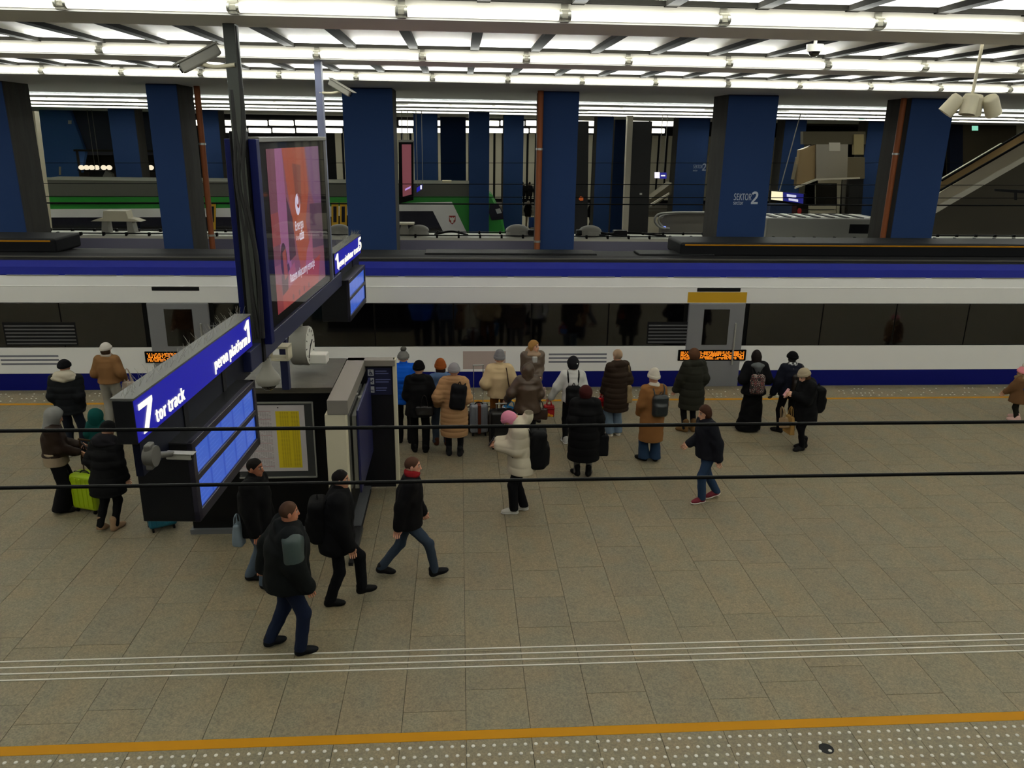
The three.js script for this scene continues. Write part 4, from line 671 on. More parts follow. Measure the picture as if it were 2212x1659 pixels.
  if (s.fur) { const k = s.fur; add('fur_hood', surface(folds(U(0.04, ell([neck[0], 0.86 * H - (s.drop ?? 0), lean - 0.05], [0.15 * (k.w ?? 1), 0.075, 0.13]), ell([neck[0], 0.825 * H - (s.drop ?? 0), lean - 0.02], [0.2 * (k.w ?? 1), 0.075, 0.165])), 0.016, 5), [neck[0] - 0.3, 0.72 * H, lean - 0.25], [neck[0] + 0.3, 0.95 * H, lean + 0.2], 0.01), fabric(k.c, 1), t); }
  if (s.scarf) { const k = s.scarf, m = k.band ? mat(0xffffff, 0.95, { vertexColors: true }) : fabric(k.c, 1), g2 = surface(folds(U(0.03, ell([neck[0], 0.857 * H, lean + 0.0], [0.098, 0.05, 0.095]), ell([neck[0], 0.84 * H, lean + 0.02], [0.11, 0.045, 0.1])), 0.01, 3), [neck[0] - 0.2, 0.77 * H, lean - 0.2], [neck[0] + 0.2, 0.93 * H, lean + 0.2], 0.009);
    if (k.band) { const pp = g2.attributes.position, cc = new Float32Array(pp.count * 3); for (let i = 0; i < pp.count; i++) { const v = (sin(pp.getX(i) * 85 + pp.getY(i) * 60) > 0) !== (sin(pp.getY(i) * 110) > 0.2) ? 0.6 : 0.02; cc.set([v, v, v], i * 3); } g2.setAttribute('color', new THREE.BufferAttribute(cc, 3)); } add('scarf', g2, m, t); }
  t.updateMatrixWorld();
  return { t, yaw, arms, neck, chest, pel, hc, lean, H, world: (p) => t.localToWorld(V(...p)) };
}
// things carried: groups of their own, turned with the figure
function carried(name, label, category, who, at) { const w = who.world(at); const o = thing(name, label, category, w.toArray(), who.yaw); return o; }
function backpack(who, label, c, k = {}) {
  const w = k.w ?? 0.15, h = k.h ?? 0.22, d = k.d ?? 0.085, y = (k.y ?? 0.68) * who.H, z = -(k.gap ?? 0.13) - d + who.lean * 0.6, o = carried('backpack', label, 'backpack', who, [who.chest[0] + (k.x ?? 0), y - h, z]); if (k.roll) o.rotation.z = k.roll;
  const m = k.mat ?? fabric(c, k.rough ?? 0.75);
  let f = U(0.05, rbox([0, h, 0], [w, h, d], 0.07), rbox([0, h * 0.7, -d * 0.9], [w * 0.78, h * 0.5, d * 0.45], 0.04)); f = folds(f, 0.006, 1);
  const g = surface(f, [-w - 0.06, -0.05, -d * 1.7 - 0.06], [w + 0.06, 2 * h + 0.06, d + 0.06], k.print ? 0.006 : 0.011);
  if (k.print) { const p = g.attributes.position, cc = new Float32Array(p.count * 3); for (let i = 0; i < p.count; i++) { const x = p.getX(i), yy = p.getY(i), a = sin(x * 95 + 3 * sin(yy * 40)) * sin(yy * 105 + 2 * sin(x * 50)); const v = a > 0.62 ? [0.4, 0.3, 0.26] : a < -0.72 ? [0.3, 0.08, 0.07] : [0.012, 0.01, 0.01]; cc.set(v, i * 3); } g.setAttribute('color', new THREE.BufferAttribute(cc, 3)); }
  add('pack', g, k.print ? mat(0xffffff, 0.85, { vertexColors: true }) : m, o);
  add('top_handle', tube([V(-0.03, 2 * h - 0.01, 0), V(0, 2 * h + 0.05, 0), V(0.03, 2 * h - 0.01, 0)], 0.008, 8), m, o);
  const zs = -z + who.lean * 0.6, top = 0.825 * who.H - (y - h);
  for (const s of [-1, 1]) { const x = s * 0.1; add('strap', tube([V(s * w * 0.55, 2 * h - 0.05, d * 0.8), V(x, top - 0.01, zs - 0.09), V(x, top + 0.045, zs), V(x * 1.15, top - 0.05, zs + 0.115), V(x * 1.5, h * 0.8, zs + 0.13), V(s * w * 0.9, h * 0.25, d)], 0.016, 24, 6), m, o); }
  return o;
}
function tote(who, label, c, hand, k = {}) {   // a soft bag whose handles meet at `hand`
  const w = k.w ?? 0.17, h = k.h ?? 0.36, d = k.d ?? 0.06, drop = k.drop ?? 0.2, o = carried(k.name ?? 'tote_bag', label, 'bag', who, [hand[0], hand[1] - drop - h, hand[2]]); o.rotation.y += k.yaw ?? 0; o.rotation.z = k.roll ?? 0;
  const f = folds((x, y, z) => rbox([0, h / 2, 0], [w * (k.taper ? 1 - k.taper * y / h : 1), h / 2, d * (0.6 + 0.4 * (1 - y / h))], k.r ?? 0.03)(x, y, z), k.fold ?? 0.008, 2);
  add('bag_body', surface(f, [-w - 0.05, -0.04, -d - 0.05], [w + 0.05, h + 0.04, d + 0.05], 0.009), fabric(c, k.rough ?? 0.8), o);
  for (const s of [-1, 1]) add('handle', tube([V(-w * 0.45, h - 0.02, s * d * 0.4), V(-0.03, h + drop * 0.8, s * 0.012), V(0, h + drop, 0), V(0.03, h + drop * 0.8, s * 0.012), V(w * 0.45, h - 0.02, s * d * 0.4)], k.hr ?? 0.008, 16), fabric(k.hc ?? c, 0.8), o);
  if (k.extra) k.extra(o, w, h, d);
  return o;
}
// ---------- people on the near platform ----------
const G = (px, py, y = 0) => { const d = RIGHT.clone().multiplyScalar(px - 1106).addScaledVector(UP, 829.5 - py).addScaledVector(FWD, 1700), t = (y - 5.5) / d.y; return V(d.x * t, y, d.z * t); };
const loc = (at, yawDeg, p) => { const a = -yawDeg * PI / 180, x = p.x - at[0], z = p.z - at[2]; return [x * cos(a) + z * sin(a), -x * sin(a) + z * cos(a)]; };
const at3 = (px, py) => G(px, py).toArray();
const BLK = 0x101013, INK = 0x0a0a0c;
const stand = (a = 0.1, b = 0.1) => [[-a, 0], [b, 0.02]];
// an arm bent forwards, a hand in a pocket
const fwd = (s, H, y = 0.6, x = 0.14, z = 0.26) => [s * x, y * H, z], pocket = (s, H) => [s * 0.17, 0.52 * H, 0.07];

const A = {};
A.p1 = person({ label: 'person at far left in a black puffer with a white furry hood and black cap', h: 1.76, build: 1.2, feet: [[-0.13, 0, 0], [0.12, 0.02]], coat: { c: 0x15171a, hem: 0.47, th: 0.05, w: 1.1, sleeve: 0.015, quilt: 0.11 }, fur: { c: 0xbcb4a2, w: 1.15 }, legs: { c: 0x1a1e28, r0: 0.075, r1: 0.065 }, shoes: { c: 0xc9c7c0 }, hat: { c: BLK }, R: pocket(-1, 1.76), L: pocket(1, 1.76), hideR: 1, hideL: 1 }, at3(168, 985), 180);
A.p2 = person({ label: 'person in a grey hood, brown jacket and wide black trousers holding the green suitcase', h: 1.62, feet: [[-0.1, 0], [0.1, 0.02]], coat: { c: 0x281d17, hem: 0.56, th: 0.045, w: 1.1, sleeve: 0.02, rough: 0.6, under: [0x8f7f6a, 0.47] }, hoodUp: { c: 0x7c7c7a }, legs: { c: INK, skirt: 0, r0: 0.11, r1: 0.13, rt: 0.1 }, shoes: { c: 0x15130f }, hair: { c: 0x2a1c12, long: 0.2 }, R: fwd(-1, 1.62, 0.57, 0.1, 0.28), L: fwd(1, 1.62, 0.6, 0.08, 0.3), headPitch: 0.35 }, at3(140, 1100), 112);
A.p3 = person({ label: 'person bent slightly forward in a long black coat with dark fur hood and beige boots', h: 1.58, lean: 0.12, feet: [[-0.06, -0.02], [0.1, -0.12, 0.03, 0.1, 0.35]], coat: { c: 0x0c0c0e, hem: 0.36, th: 0.05, w: 1.2, flare: 0.03, sleeve: 0.02, quilt: 0.12 }, fur: { c: 0x1b1a1e, w: 1.1 }, legs: { c: INK }, shoes: { c: 0x8d7258, tall: 0.1 }, hat: { c: INK }, R: [-0.22, 0.5 * 1.58, 0.1], L: [0.24, 0.52 * 1.58, 0.12], headPitch: 0.4, shift: 0 }, at3(246, 1140), 165);
A.p4 = person({ label: 'small person in a teal hooded jacket mostly hidden behind two people at left', h: 1.0, coat: { c: 0x0a413e, hem: 0.42, th: 0.05, w: 1.15, sleeve: 0.015 }, hoodUp: { c: 0x0a4440 }, legs: { c: 0x1b2438 }, shoes: { c: 0xbfbdb6 }, hideR: 1, hideL: 1, R: pocket(-1, 1), L: pocket(1, 1) }, at3(222, 1012), 180);
A.p5 = person({ label: 'person in a tan suede jacket, white beret and pale grey trousers behind the blue sign', h: 1.62, coat: { c: 0x7a5837, hem: 0.53, th: 0.04, w: 1.15, sleeve: 0.02 }, scarf: { c: 0xa0958a }, hat: { c: 0xc8c2ba }, hair: { c: 0x3a2a1c, bob: 1 }, legs: { c: 0x8e8b84, r0: 0.08, r1: 0.075, rt: 0.1 }, shoes: { c: 0x5a4636 }, R: [-0.24, 0.55 * 1.62, 0.12], L: fwd(1, 1.62, 0.58, 0.2, 0.2), headYaw: -0.3 }, at3(250, 915), 185);
A.blue = person({ label: 'person in a bright blue puffer jacket and grey pompom beanie behind the kiosk edge post', h: 1.76, build: 1.1, coat: { c: 0x0c58c8, hem: 0.46, th: 0.06, w: 1.15, sleeve: 0.03, quilt: 0.1, collar: 1 }, hat: { c: 0x6e6e6a, pom: 0x55544f }, legs: { c: 0x121216, r0: 0.075, r1: 0.065 }, shoes: { c: 0x141414 }, hideR: 1, hideL: 1, R: pocket(-1, 1.76), L: pocket(1, 1.76) }, at3(876, 955), 180);
A.black7 = person({ label: 'person in a black hooded coat and black beanie with a small dark shoulder bag', h: 1.68, coat: { c: 0x0d0d0f, hem: 0.43, th: 0.055, w: 1.2, flare: 0.02, sleeve: 0.02, hood: 'down' }, hat: { c: INK, tall: 0.02 }, legs: { c: 0x0b0b0d, r0: 0.075, r1: 0.065 }, shoes: { c: 0x111111, tall: 0.06 }, R: fwd(-1, 1.68, 0.55, 0.22, 0.16), L: fwd(1, 1.68, 0.58, 0.16, 0.24), headYaw: -0.2 }, at3(908, 975), 180);
A.orange = person({ label: 'person in an orange knit beanie and pale denim hooded jacket', h: 1.6, coat: { c: 0x536c90, hem: 0.5, th: 0.045, w: 1.12, sleeve: 0.015, hood: 'down' }, hat: { c: 0x8c4c22, tall: 0.03 }, legs: { c: 0x3d4654, r0: 0.07, r1: 0.06 }, shoes: { c: 0x4a2a1c, tall: 0.05 }, hideR: 1, hideL: 1, R: pocket(-1, 1.6), L: pocket(1, 1.6), hair: { c: 0x2c1c14, bob: 1 } }, at3(954, 960), 185);
A.tan = person({ label: 'person in a long tan quilted coat and grey beanie with a black backpack', h: 1.7, coat: { c: 0xa17d59, hem: 0.24, th: 0.06, w: 1.12, flare: 0.01, sleeve: 0.025, quilt: 0.085, hood: 'down' }, hat: { c: 0x8c8a8e, tall: 0.01 }, legs: { c: 0x111114 }, shoes: { c: 0x17171a, tall: 0.08 }, hideR: 1, R: fwd(-1, 1.7, 0.6, 0.16, 0.16), L: [0.3, 0.56 * 1.7, 0.1], hideL: 1 }, at3(982, 983), 178);
A.cream = person({ label: 'person in a cream fleece jacket and tall grey beanie with a thin shoulder strap', h: 1.68, coat: { c: 0xc0aa84, hem: 0.5, th: 0.06, w: 1.12, sleeve: 0.03, collar: 1 }, hat: { c: 0x777779, tall: 0.035 }, legs: { c: 0x7a4a1c, r0: 0.07, r1: 0.055 }, shoes: { c: 0x1a1a1a, tall: 0.05 }, L: [0.25, 0.58 * 1.68, 0.16], R: [-0.25, 0.58 * 1.68, 0.16], hideR: 1, hideL: 1, headYaw: 0.1 }, at3(1078, 945), 180);
A.blonde = person({ label: 'blonde person facing the camera in an open brown fur-lined leather jacket', h: 1.7, coat: { c: 0x54463a, hem: 0.5, th: 0.05, w: 1.1, sleeve: 0.02, rough: 0.45 }, fur: { c: 0x927c66, w: 0.9 }, hair: { c: 0x96703e, long: 0.24 }, legs: { c: 0x6a6a6c }, shoes: { c: 0x2a2420, tall: 0.05 }, skin: 0xd09a7c, brow: 0x7a5a34, R: [-0.06, 0.6 * 1.7, 0.24], L: [0.05, 0.59 * 1.7, 0.26], headYaw: 0.75 }, at3(1147, 908), 12);
A.hood = person({ label: 'person in a shiny brown leather coat, hood up, carrying a blue and white bag', h: 1.56, coat: { c: 0x48392c, hem: 0.44, th: 0.06, w: 1.15, flare: 0.03, sleeve: 0.02, rough: 0.35 }, hoodUp: { c: 0x48392c, rough: 0.35 }, legs: { c: 0x121214 }, shoes: { c: 0x15130f, tall: 0.06 }, L: [0.36, 0.56 * 1.56, 0.12], R: fwd(-1, 1.56, 0.6, 0.18, 0.24), headYaw: -0.5 }, at3(1137, 962), 178);
A.white = person({ label: 'person in a long white puffer jacket and pink beanie looking at a phone', h: 1.7, near: 1, lean: 0.06, feet: [[-0.06, -0.02], [0.07, 0.14, 0, 0]], coat: { c: 0xbfb7a2, hem: 0.4, th: 0.06, w: 1.1, flare: 0.01, sleeve: 0.035, quilt: 0.16, hood: 'big' }, hat: { c: 0xcb8098, snug: 1 }, legs: { c: 0x0d0d10, r0: 0.075, r1: 0.07 }, shoes: { c: 0xb0aea6, sole: 0xb8b6b0 }, R: fwd(-1, 1.7, 0.66, 0.06, 0.34), L: fwd(1, 1.7, 0.655, 0.08, 0.34), headPitch: 0.75, headZ: 0.05, skin: 0xc08a6c }, at3(1125, 1104), -92);
A.wjack = person({ label: 'person in white jacket and black cap with small black backpack and red gift bag', h: 1.66, feet: [[-0.08, 0], [0.1, 0.02]], coat: { c: 0xc6c6c2, hem: 0.5, th: 0.04, w: 1.05, sleeve: 0.015 }, hat: { c: 0x1b1b1f, snug: 1, tall: 0.01 }, legs: { c: 0x0f0f12 }, shoes: { c: 0xb4b4b0, sole: 0xeeeeea }, L: [0.4, 0.5 * 1.66, 0.1], R: [-0.2, 0.56 * 1.66, 0.2], hideR: 1, curlL: 1.1 }, at3(1232, 956), 178);
A.blk = person({ label: 'person in a maroon knit hat and long black puffer coat with grey trouser ends', h: 1.58, feet: [[-0.1, 0, 0, -0.3], [0.1, 0.02, 0, 0.45]], coat: { c: 0x0b0b0d, hem: 0.2, th: 0.075, w: 1.2, flare: 0.02, sleeve: 0.03, hood: 'down', quilt: 0.14 }, hat: { c: 0x3a1817, snug: 1 }, legs: { c: 0x6c6a66 }, shoes: { c: 0x0d0d0f, tall: 0.09 }, R: [-0.27, 0.5 * 1.58, 0.06], L: pocket(1, 1.58), hideR: 1, hideL: 1 }, at3(1258, 1026), 178);
A.brown = person({ label: 'grey-blond person in a dark brown long puffer coat with a beige shoulder bag', h: 1.72, feet: [[-0.08, 0.03], [0.09, 0.06]], coat: { c: 0x2c2119, hem: 0.31, th: 0.055, w: 1.1, flare: 0.02, sleeve: 0.02, quilt: 0.1, hood: 'down' }, hair: { c: 0x8d7660, short: 0 }, legs: { c: 0x66788a, r0: 0.085, r1: 0.085, rt: 0.1 }, shoes: { c: 0xd2cab6, sole: 0xe6e2d8 }, L: [0.16, 0.47 * 1.72, 0.22], R: pocket(-1, 1.72), hideR: 1, curlL: 1.1 }, at3(1327, 940), 205);
A.camel = person({ label: 'person in a long camel coat with white beanie, white scarf and dark shiny backpack', h: 1.66, feet: [[-0.1, 0, 0, -0.1], [0.1, 0.04, 0, 0.7]], coat: { c: 0x7d5630, hem: 0.24, th: 0.045, w: 1.05, flare: 0.015, sleeve: 0.012 }, hat: { c: 0xc6c0b2, tall: 0.03 }, scarf: { c: 0xc4beb0 }, legs: { c: 0x22344c, r0: 0.075, r1: 0.1 }, shoes: { c: 0x121214 }, R: [-0.2, 0.5 * 1.66, 0.1], L: fwd(1, 1.66, 0.52, 0.2, 0.14), hideR: 1, hideL: 1, headYaw: 0.35 }, at3(1402, 994), 185);
A.olive = person({ label: 'person with a brown knit hat in a long dark olive puffer coat and tan boots', h: 1.67, feet: [[-0.07, 0], [0.1, 0.03, 0, 0.7]], coat: { c: 0x25251e, hem: 0.3, th: 0.06, w: 1.12, flare: 0.02, sleeve: 0.025, quilt: 0.15, hood: 'down' }, hat: { c: 0x4d3323, snug: 1 }, legs: { c: 0x17171a }, shoes: { c: 0x6d5230, tall: 0.14, flare: 0.015 }, R: pocket(-1, 1.67), L: [0.27, 0.5 * 1.67, 0.16], hideR: 1, headYaw: 0.2 }, at3(1488, 931), 195);
{ const p = at3(1520, 1080); A.boy = person({ label: 'young person walking left in a black jacket, blue jeans and maroon sneakers', h: 1.62, near: 1, lean: 0.08, feet: [[-0.06, -0.22, 0.02, 0, 0.25], [0.06, 0.1]], coat: { c: 0x14151c, hem: 0.47, th: 0.05, w: 1.12, sleeve: 0.02, collar: 1 }, hair: { c: 0x3a2318, bob: 1 }, legs: { c: 0x263852, r0: 0.07, r1: 0.065 }, shoes: { c: 0x6a2430, sole: 0xd8d4cc }, R: fwd(-1, 1.62, 0.58, 0.14, 0.26), L: [0.24, 0.5 * 1.62, -0.05], headPitch: 0.25 }, p, -80); }
A.skirt = person({ label: 'person with long dark hair, black jacket, grey hood and an ankle-length black skirt', h: 1.63, coat: { c: 0x0c0c0f, hem: 0.47, th: 0.05, w: 1.15, sleeve: 0.025, flare: 0.02 }, hair: { c: 0x17100e, long: 0.22 }, legs: { c: 0x08080a, skirt: 1, r0: 0.25, sx: 0.04 }, shoes: { c: 0x111111 }, R: fwd(-1, 1.63, 0.62, 0.2, 0.18), L: fwd(1, 1.63, 0.62, 0.2, 0.18), hideR: 1, hideL: 1 }, at3(1618, 928), 178);
A.navy = person({ label: 'person in a dark navy coat, black beanie and black and white patterned scarf', h: 1.62, feet: [[-0.15, 0.02], [0.12, 0, 0, 0.75]], coat: { c: 0x11131f, hem: 0.47, th: 0.045, w: 1.12, sleeve: 0.02 }, hat: { c: INK }, scarf: { c: 0xffffff, band: 1 }, legs: { c: 0x0d0d10, r0: 0.07 }, shoes: { c: 0x131110, tall: 0.08 }, L: [0.33, 0.46 * 1.62, 0.02], R: [-0.2, 0.56 * 1.62, 0.2], skin: 0x141416, headYaw: 0.1 }, at3(1694, 932), 180);
A.beige = person({ label: 'person in a beige knit beanie, black coat and black backpack, holding a pink phone', h: 1.58, near: 1, lean: 0.06, feet: [[-0.06, -0.06], [0.06, 0.06]], coat: { c: 0x0c0c0e, hem: 0.36, th: 0.055, w: 1.1, sleeve: 0.02, flare: 0.02, hood: 'down' }, hat: { c: 0x9c8f78, snug: 0, tall: 0.01 }, hair: { c: 0x4a3322, bob: 1 }, legs: { c: 0x0d0d10, r0: 0.06 }, shoes: { c: 0x101012, tall: 0.12 }, R: fwd(-1, 1.58, 0.66, 0.1, 0.3), L: fwd(1, 1.58, 0.7, 0.08, 0.33), headPitch: 0.5, skin: 0xcf9f86 }, at3(1730, 970), -82);
A.child = person({ label: 'child at the right edge in a brown jacket, pink hat and pink boots', h: 1.1, feet: [[-0.08, 0.04], [0.12, -0.06]], coat: { c: 0x64482e, hem: 0.36, th: 0.06, w: 1.3, flare: 0.02, sleeve: 0.02 }, fur: { c: 0x7c6a50, w: 0.75 }, hat: { c: 0xdf8a94, pom: 0xd8d0c2 }, legs: { c: 0x1a1914, r0: 0.05, r1: 0.045, rt: 0.06 }, shoes: { c: 0xc9a39c, tall: 0.02 }, R: [-0.2, 0.5 * 1.1, 0.16], L: [0.16, 0.52 * 1.1, 0.22] }, at3(2192, 907), -150);
{ const p = at3(632, 1402), y = 112; A.front = person({ label: 'balding person walking right in the foreground in a dark jacket and dark blue jeans', h: 1.82, build: 1.12, near: 1, lean: 0.05, feet: [[...loc(p, y, G(656, 1412)), 0, -0.05], [...loc(p, y, G(588, 1396)), 0, 0.1]], coat: { c: 0x0d1011, hem: 0.46, th: 0.075, w: 1.25, sleeve: 0.03, rough: 0.8, hood: 'down' }, hair: { c: 0x4c3628, short: 1 }, legs: { c: 0x141c30, r0: 0.078, r1: 0.065, rt: 0.1 }, shoes: { c: 0x0f1116 }, L: [0.26, 0.52 * 1.82, -0.2], hintL: [0.4, 0, -0.9], R: [-0.26, 0.5 * 1.82, 0.16], skin: 0xb97a5c, curlL: 0.8, curlR: 0.8 }, p, y); }
{ const p = at3(735, 1300), y = 95; A.man2 = person({ label: 'dark-haired person in black walking right in front of the cream kiosk column', h: 1.78, near: 1, lean: 0.06, feet: [[...loc(p, y, G(718, 1308)), 0, 0], [0.08, 0.3, 0.06, 0, -0.2]], coat: { c: 0x0b0b0d, hem: 0.42, th: 0.055, w: 1.15, sleeve: 0.025, collar: 1 }, hair: { c: 0x120e0c, short: 1 }, legs: { c: 0x0b0c10, r0: 0.072, r1: 0.065 }, shoes: { c: 0x0c0c0e }, R: [-0.24, 0.45 * 1.78, 0.18], L: [0.22, 0.5 * 1.78, -0.05], skin: 0xc08a6c, hideL: 0 }, p, y); }
{ const p = at3(885, 1246), y = 92; A.blur = person({ label: 'person with a red scarf striding right in a black jacket and grey blue jeans', h: 1.74, near: 1, lean: 0.05, drop: 0.035, feet: [[-0.05, 0.36, 0.04, 0, -0.3], [0.05, -0.36, 0.02, 0, 0.15]], coat: { c: 0x0d0c0e, hem: 0.44, th: 0.04, w: 1.08, sleeve: 0.018 }, scarf: { c: 0x7c1a1e }, hair: { c: 0x4a3226, short: 1 }, legs: { c: 0x2c3644, r0: 0.065, r1: 0.055 }, shoes: { c: 0x0f0f12 }, R: [-0.2, 0.48 * 1.74, -0.12], L: [0.2, 0.48 * 1.74, 0.18], skin: 0xc08a72 }, p, y); }
A.left = person({ label: 'person in black half hidden behind the balding person in the foreground', h: 1.76, near: 1, lean: 0.04, feet: [[-0.08, 0.12], [0.08, -0.14]], coat: { c: 0x0a0a0c, hem: 0.44, th: 0.05, w: 1.15, sleeve: 0.02, collar: 1 }, hair: { c: 0x120e0c, short: 1 }, legs: { c: 0x4a5664, r0: 0.072, r1: 0.065 }, shoes: { c: 0x101012 }, R: [-0.22, 0.48 * 1.76, 0.1], L: [0.22, 0.48 * 1.76, 0.1], skin: 0xa86c50 }, at3(563, 1262), 80);

// ---------- what they carry ----------
backpack(A.tan, 'black backpack on the back of the long tan coat', 0x111114, { w: 0.14, h: 0.23, d: 0.085, y: 0.69, gap: 0.13, x: -0.05, roll: 0.12 });
backpack(A.white, 'large rounded black backpack worn over the long white puffer jacket', 0x0c0c0e, { w: 0.2, h: 0.3, d: 0.13, y: 0.62, gap: 0.14 });
backpack(A.wjack, 'small black drawstring backpack on the white jacket', 0x0e0e10, { w: 0.14, h: 0.19, d: 0.07, y: 0.6, gap: 0.13 });
backpack(A.camel, 'dark shiny backpack on the camel coat', 0x24282a, { w: 0.14, h: 0.2, d: 0.08, y: 0.66, gap: 0.13, rough: 0.3, x: -0.06 });
backpack(A.skirt, 'black backpack with a small red and white flower pattern', 0x111111, { w: 0.14, h: 0.2, d: 0.07, y: 0.62, gap: 0.15, x: 0.01, print: 1 });
backpack(A.beige, 'black backpack on the person in the beige beanie', 0x0c0c0d, { w: 0.15, h: 0.25, d: 0.1, y: 0.62, gap: 0.13, roll: 0 });
backpack(A.man2, 'black backpack on the dark-haired person walking right', 0x0a0a0b, { w: 0.17, h: 0.27, d: 0.11, y: 0.64, gap: 0.12 });
backpack(A.navy, 'dark brown leather backpack on the navy coat', 0x1e1712, { w: 0.13, h: 0.18, d: 0.06, y: 0.66, gap: 0.13, x: -0.08, rough: 0.4 });
const wr = (a, i, dy = 0, dz = 0.08) => { const q = a.arms[i], d = q.dir; return [q.w[0] + d[0] * dz, q.w[1] + d[1] * dz + dy, q.w[2] + d[2] * dz]; };
const red = (who, label, h) => tote(who, label, 0xa41218, h, { name: 'gift_bag', w: 0.1, h: 0.22, d: 0.08, drop: 0.08, fold: 0.003, r: 0.02, hr: 0.01, rough: 0.45, extra: (o, w, hh, d) => { add('flap', box(-w - 0.004, w + 0.004, hh * 0.72, hh * 0.8, -d - 0.006, d + 0.006, 0.006), fabric(0x8a0c12, 0.4), o); for (const s of [-1, 1]) add('yellow_print', [new THREE.SphereGeometry(0.045, 12, 8).scale(1, 0.7, 0.12).translate(0.02, 0.045, s * (d + 0.001)), new THREE.SphereGeometry(0.03, 12, 8).scale(1, 0.8, 0.12).translate(-0.05, 0.03, s * (d + 0.001))], fabric(0xe0a020, 0.5), o); } });
red(A.wjack, 'red gift bag with a yellow print held by the person in the white jacket', wr(A.wjack, 1));
red(A.brown, 'red gift bag with a yellow print held by the person in the brown puffer coat', wr(A.brown, 1));
tote(A.brown, 'beige canvas shoulder bag on the brown puffer coat', 0x8f7c5c, [-0.19, 0.82 * 1.72, -0.02], { w: 0.2, h: 0.34, d: 0.07, drop: 0.36, taper: 0.3, yaw: 1.4, fold: 0.014, roll: -0.1 });
tote(A.brown, 'crumpled light blue plastic bag behind the red gift bag', 0x3a78c8, [0.13, 0.43 * 1.72, 0.28], { name: 'plastic_bag', w: 0.09, h: 0.14, d: 0.05, drop: 0.08, fold: 0.014, rough: 0.4 });
tote(A.hood, 'blue and white carrier bag held by the person in the hooded leather coat', 0x2f86c4, wr(A.hood, 1), { name: 'carrier_bag', w: 0.17, h: 0.34, d: 0.08, drop: 0.1, taper: 0.25, roll: 0.25, extra: (o) => add('white_panel', surface(folds(rbox([0.05, 0.2, 0], [0.1, 0.12, 0.086], 0.03), 0.006), [-0.15, 0, -0.15], [0.2, 0.4, 0.15], 0.012), fabric(0xdfe2e4, 0.6), o) });
tote(A.hood, 'dark brown handbag hanging on the right of the hooded leather coat', 0x35241b, [-0.24, 0.56 * 1.56, 0.02], { name: 'handbag', w: 0.14, h: 0.22, d: 0.06, drop: 0.14, rough: 0.35 });
tote(A.blonde, 'pale pink paper bag held by the blonde person', 0xa58e86, [0.08, 0.52 * 1.7, 0.28], { name: 'paper_bag', w: 0.12, h: 0.24, d: 0.05, drop: 0.1, fold: 0.006 });
tote(A.black7, 'small dark leather shoulder bag on the black hooded coat', 0x1c1a1a, [-0.1, 0.68 * 1.68, -0.2], { name: 'handbag', w: 0.15, h: 0.17, d: 0.05, drop: 0.2, rough: 0.35 });
tote(A.blk, 'black bag hanging beside the long black puffer coat', 0x0d0d10, [-0.3, 0.52 * 1.58, 0.06], { name: 'handbag', w: 0.12, h: 0.36, d: 0.12, drop: 0.1 });
tote(A.beige, 'tan paper carrier bag with long handles in front of the person in the beige beanie', 0x9a7844, [-0.1, 0.52 * 1.58, 0.24], { name: 'paper_bag', w: 0.14, h: 0.34, d: 0.05, drop: 0.18, fold: 0.004, r: 0.015, taper: 0.25 });
tote(A.beige, 'greyish brown bag beside the tan paper carrier bag', 0x8c7458, [-0.02, 0.53 * 1.58, 0.38], { name: 'shoulder_bag', w: 0.1, h: 0.2, d: 0.05, drop: 0.2, roll: 0.3, yaw: 0.3 });
tote(A.p5, 'pinkish white shoulder bag beside the tan suede jacket', 0xae9c8e, [-0.32, 0.68 * 1.62, 0.06], { name: 'shoulder_bag', w: 0.16, h: 0.28, d: 0.07, drop: 0.26, taper: 0.35 });
tote(A.olive, 'small reddish brown bag at the front of the dark olive coat', 0x6a3420, [0.2, 0.72 * 1.67, 0.16], { name: 'handbag', w: 0.1, h: 0.14, d: 0.05, drop: 0.12 });
tote(A.left, 'pale blue grey bag hanging at the side of the half hidden person in black', 0x6c7984, [-0.22, 0.62 * 1.76, -0.12], { name: 'shoulder_bag', w: 0.07, h: 0.3, d: 0.07, drop: 0.12 });
tote(A.p2, 'dark bag held in front of the person in the grey hood', 0x0e0e10, wr(A.p2, 1), { name: 'handbag', w: 0.13, h: 0.2, d: 0.06, drop: 0.06 });
tote(A.child, 'bright blue bag on the child at the right edge', 0x1c56c0, [0.02, 0.86 * 1.1, -0.17], { name: 'child_bag', w: 0.14, h: 0.2, d: 0.08, drop: 0.05 });
// phones, shoulder strap, open shirt, hood lining, red boot bands
const phone = (who, label, c, p, rx = 0.6) => { const o = carried('phone', label, 'phone', who, p); o.rotation.order = 'YXZ'; o.rotation.x = -rx; add('phone_body', new RoundedBoxGeometry(0.076, 0.155, 0.009, 2, 0.004), fabric(c, 0.4), o); add('phone_screen', box(-0.034, 0.034, -0.07, 0.07, -0.006, -0.0046), M.glassDark, o); add('lens', new THREE.CylinderGeometry(0.006, 0.006, 0.003, 10).rotateX(PI / 2).translate(0.022, 0.06, 0.0055), M.black, o); };
phone(A.white, 'dark phone in the hands of the person in the white puffer jacket', 0x1c1c22, [0.01, 0.68 * 1.7, 0.46]);
phone(A.beige, 'pink phone held by the person in the beige beanie', 0xd8a0a4, [-0.01, 0.72 * 1.58, 0.44]);
phone(A.p2, 'black phone in the hands of the person in the grey hood', 0x111114, [0.0, 0.6 * 1.62, 0.4]);
{ const H = 1.68, t = A.cream.t; add('bag_strap', tube([V(-0.1, 0.84 * H, 0.04), V(-0.12, 0.83 * H, -0.11), V(-0.15, 0.7 * H, -0.19), V(-0.2, 0.55 * H, -0.14)], 0.009, 20), fabric(0x2a1a14), t, 'thin dark shoulder strap'); }
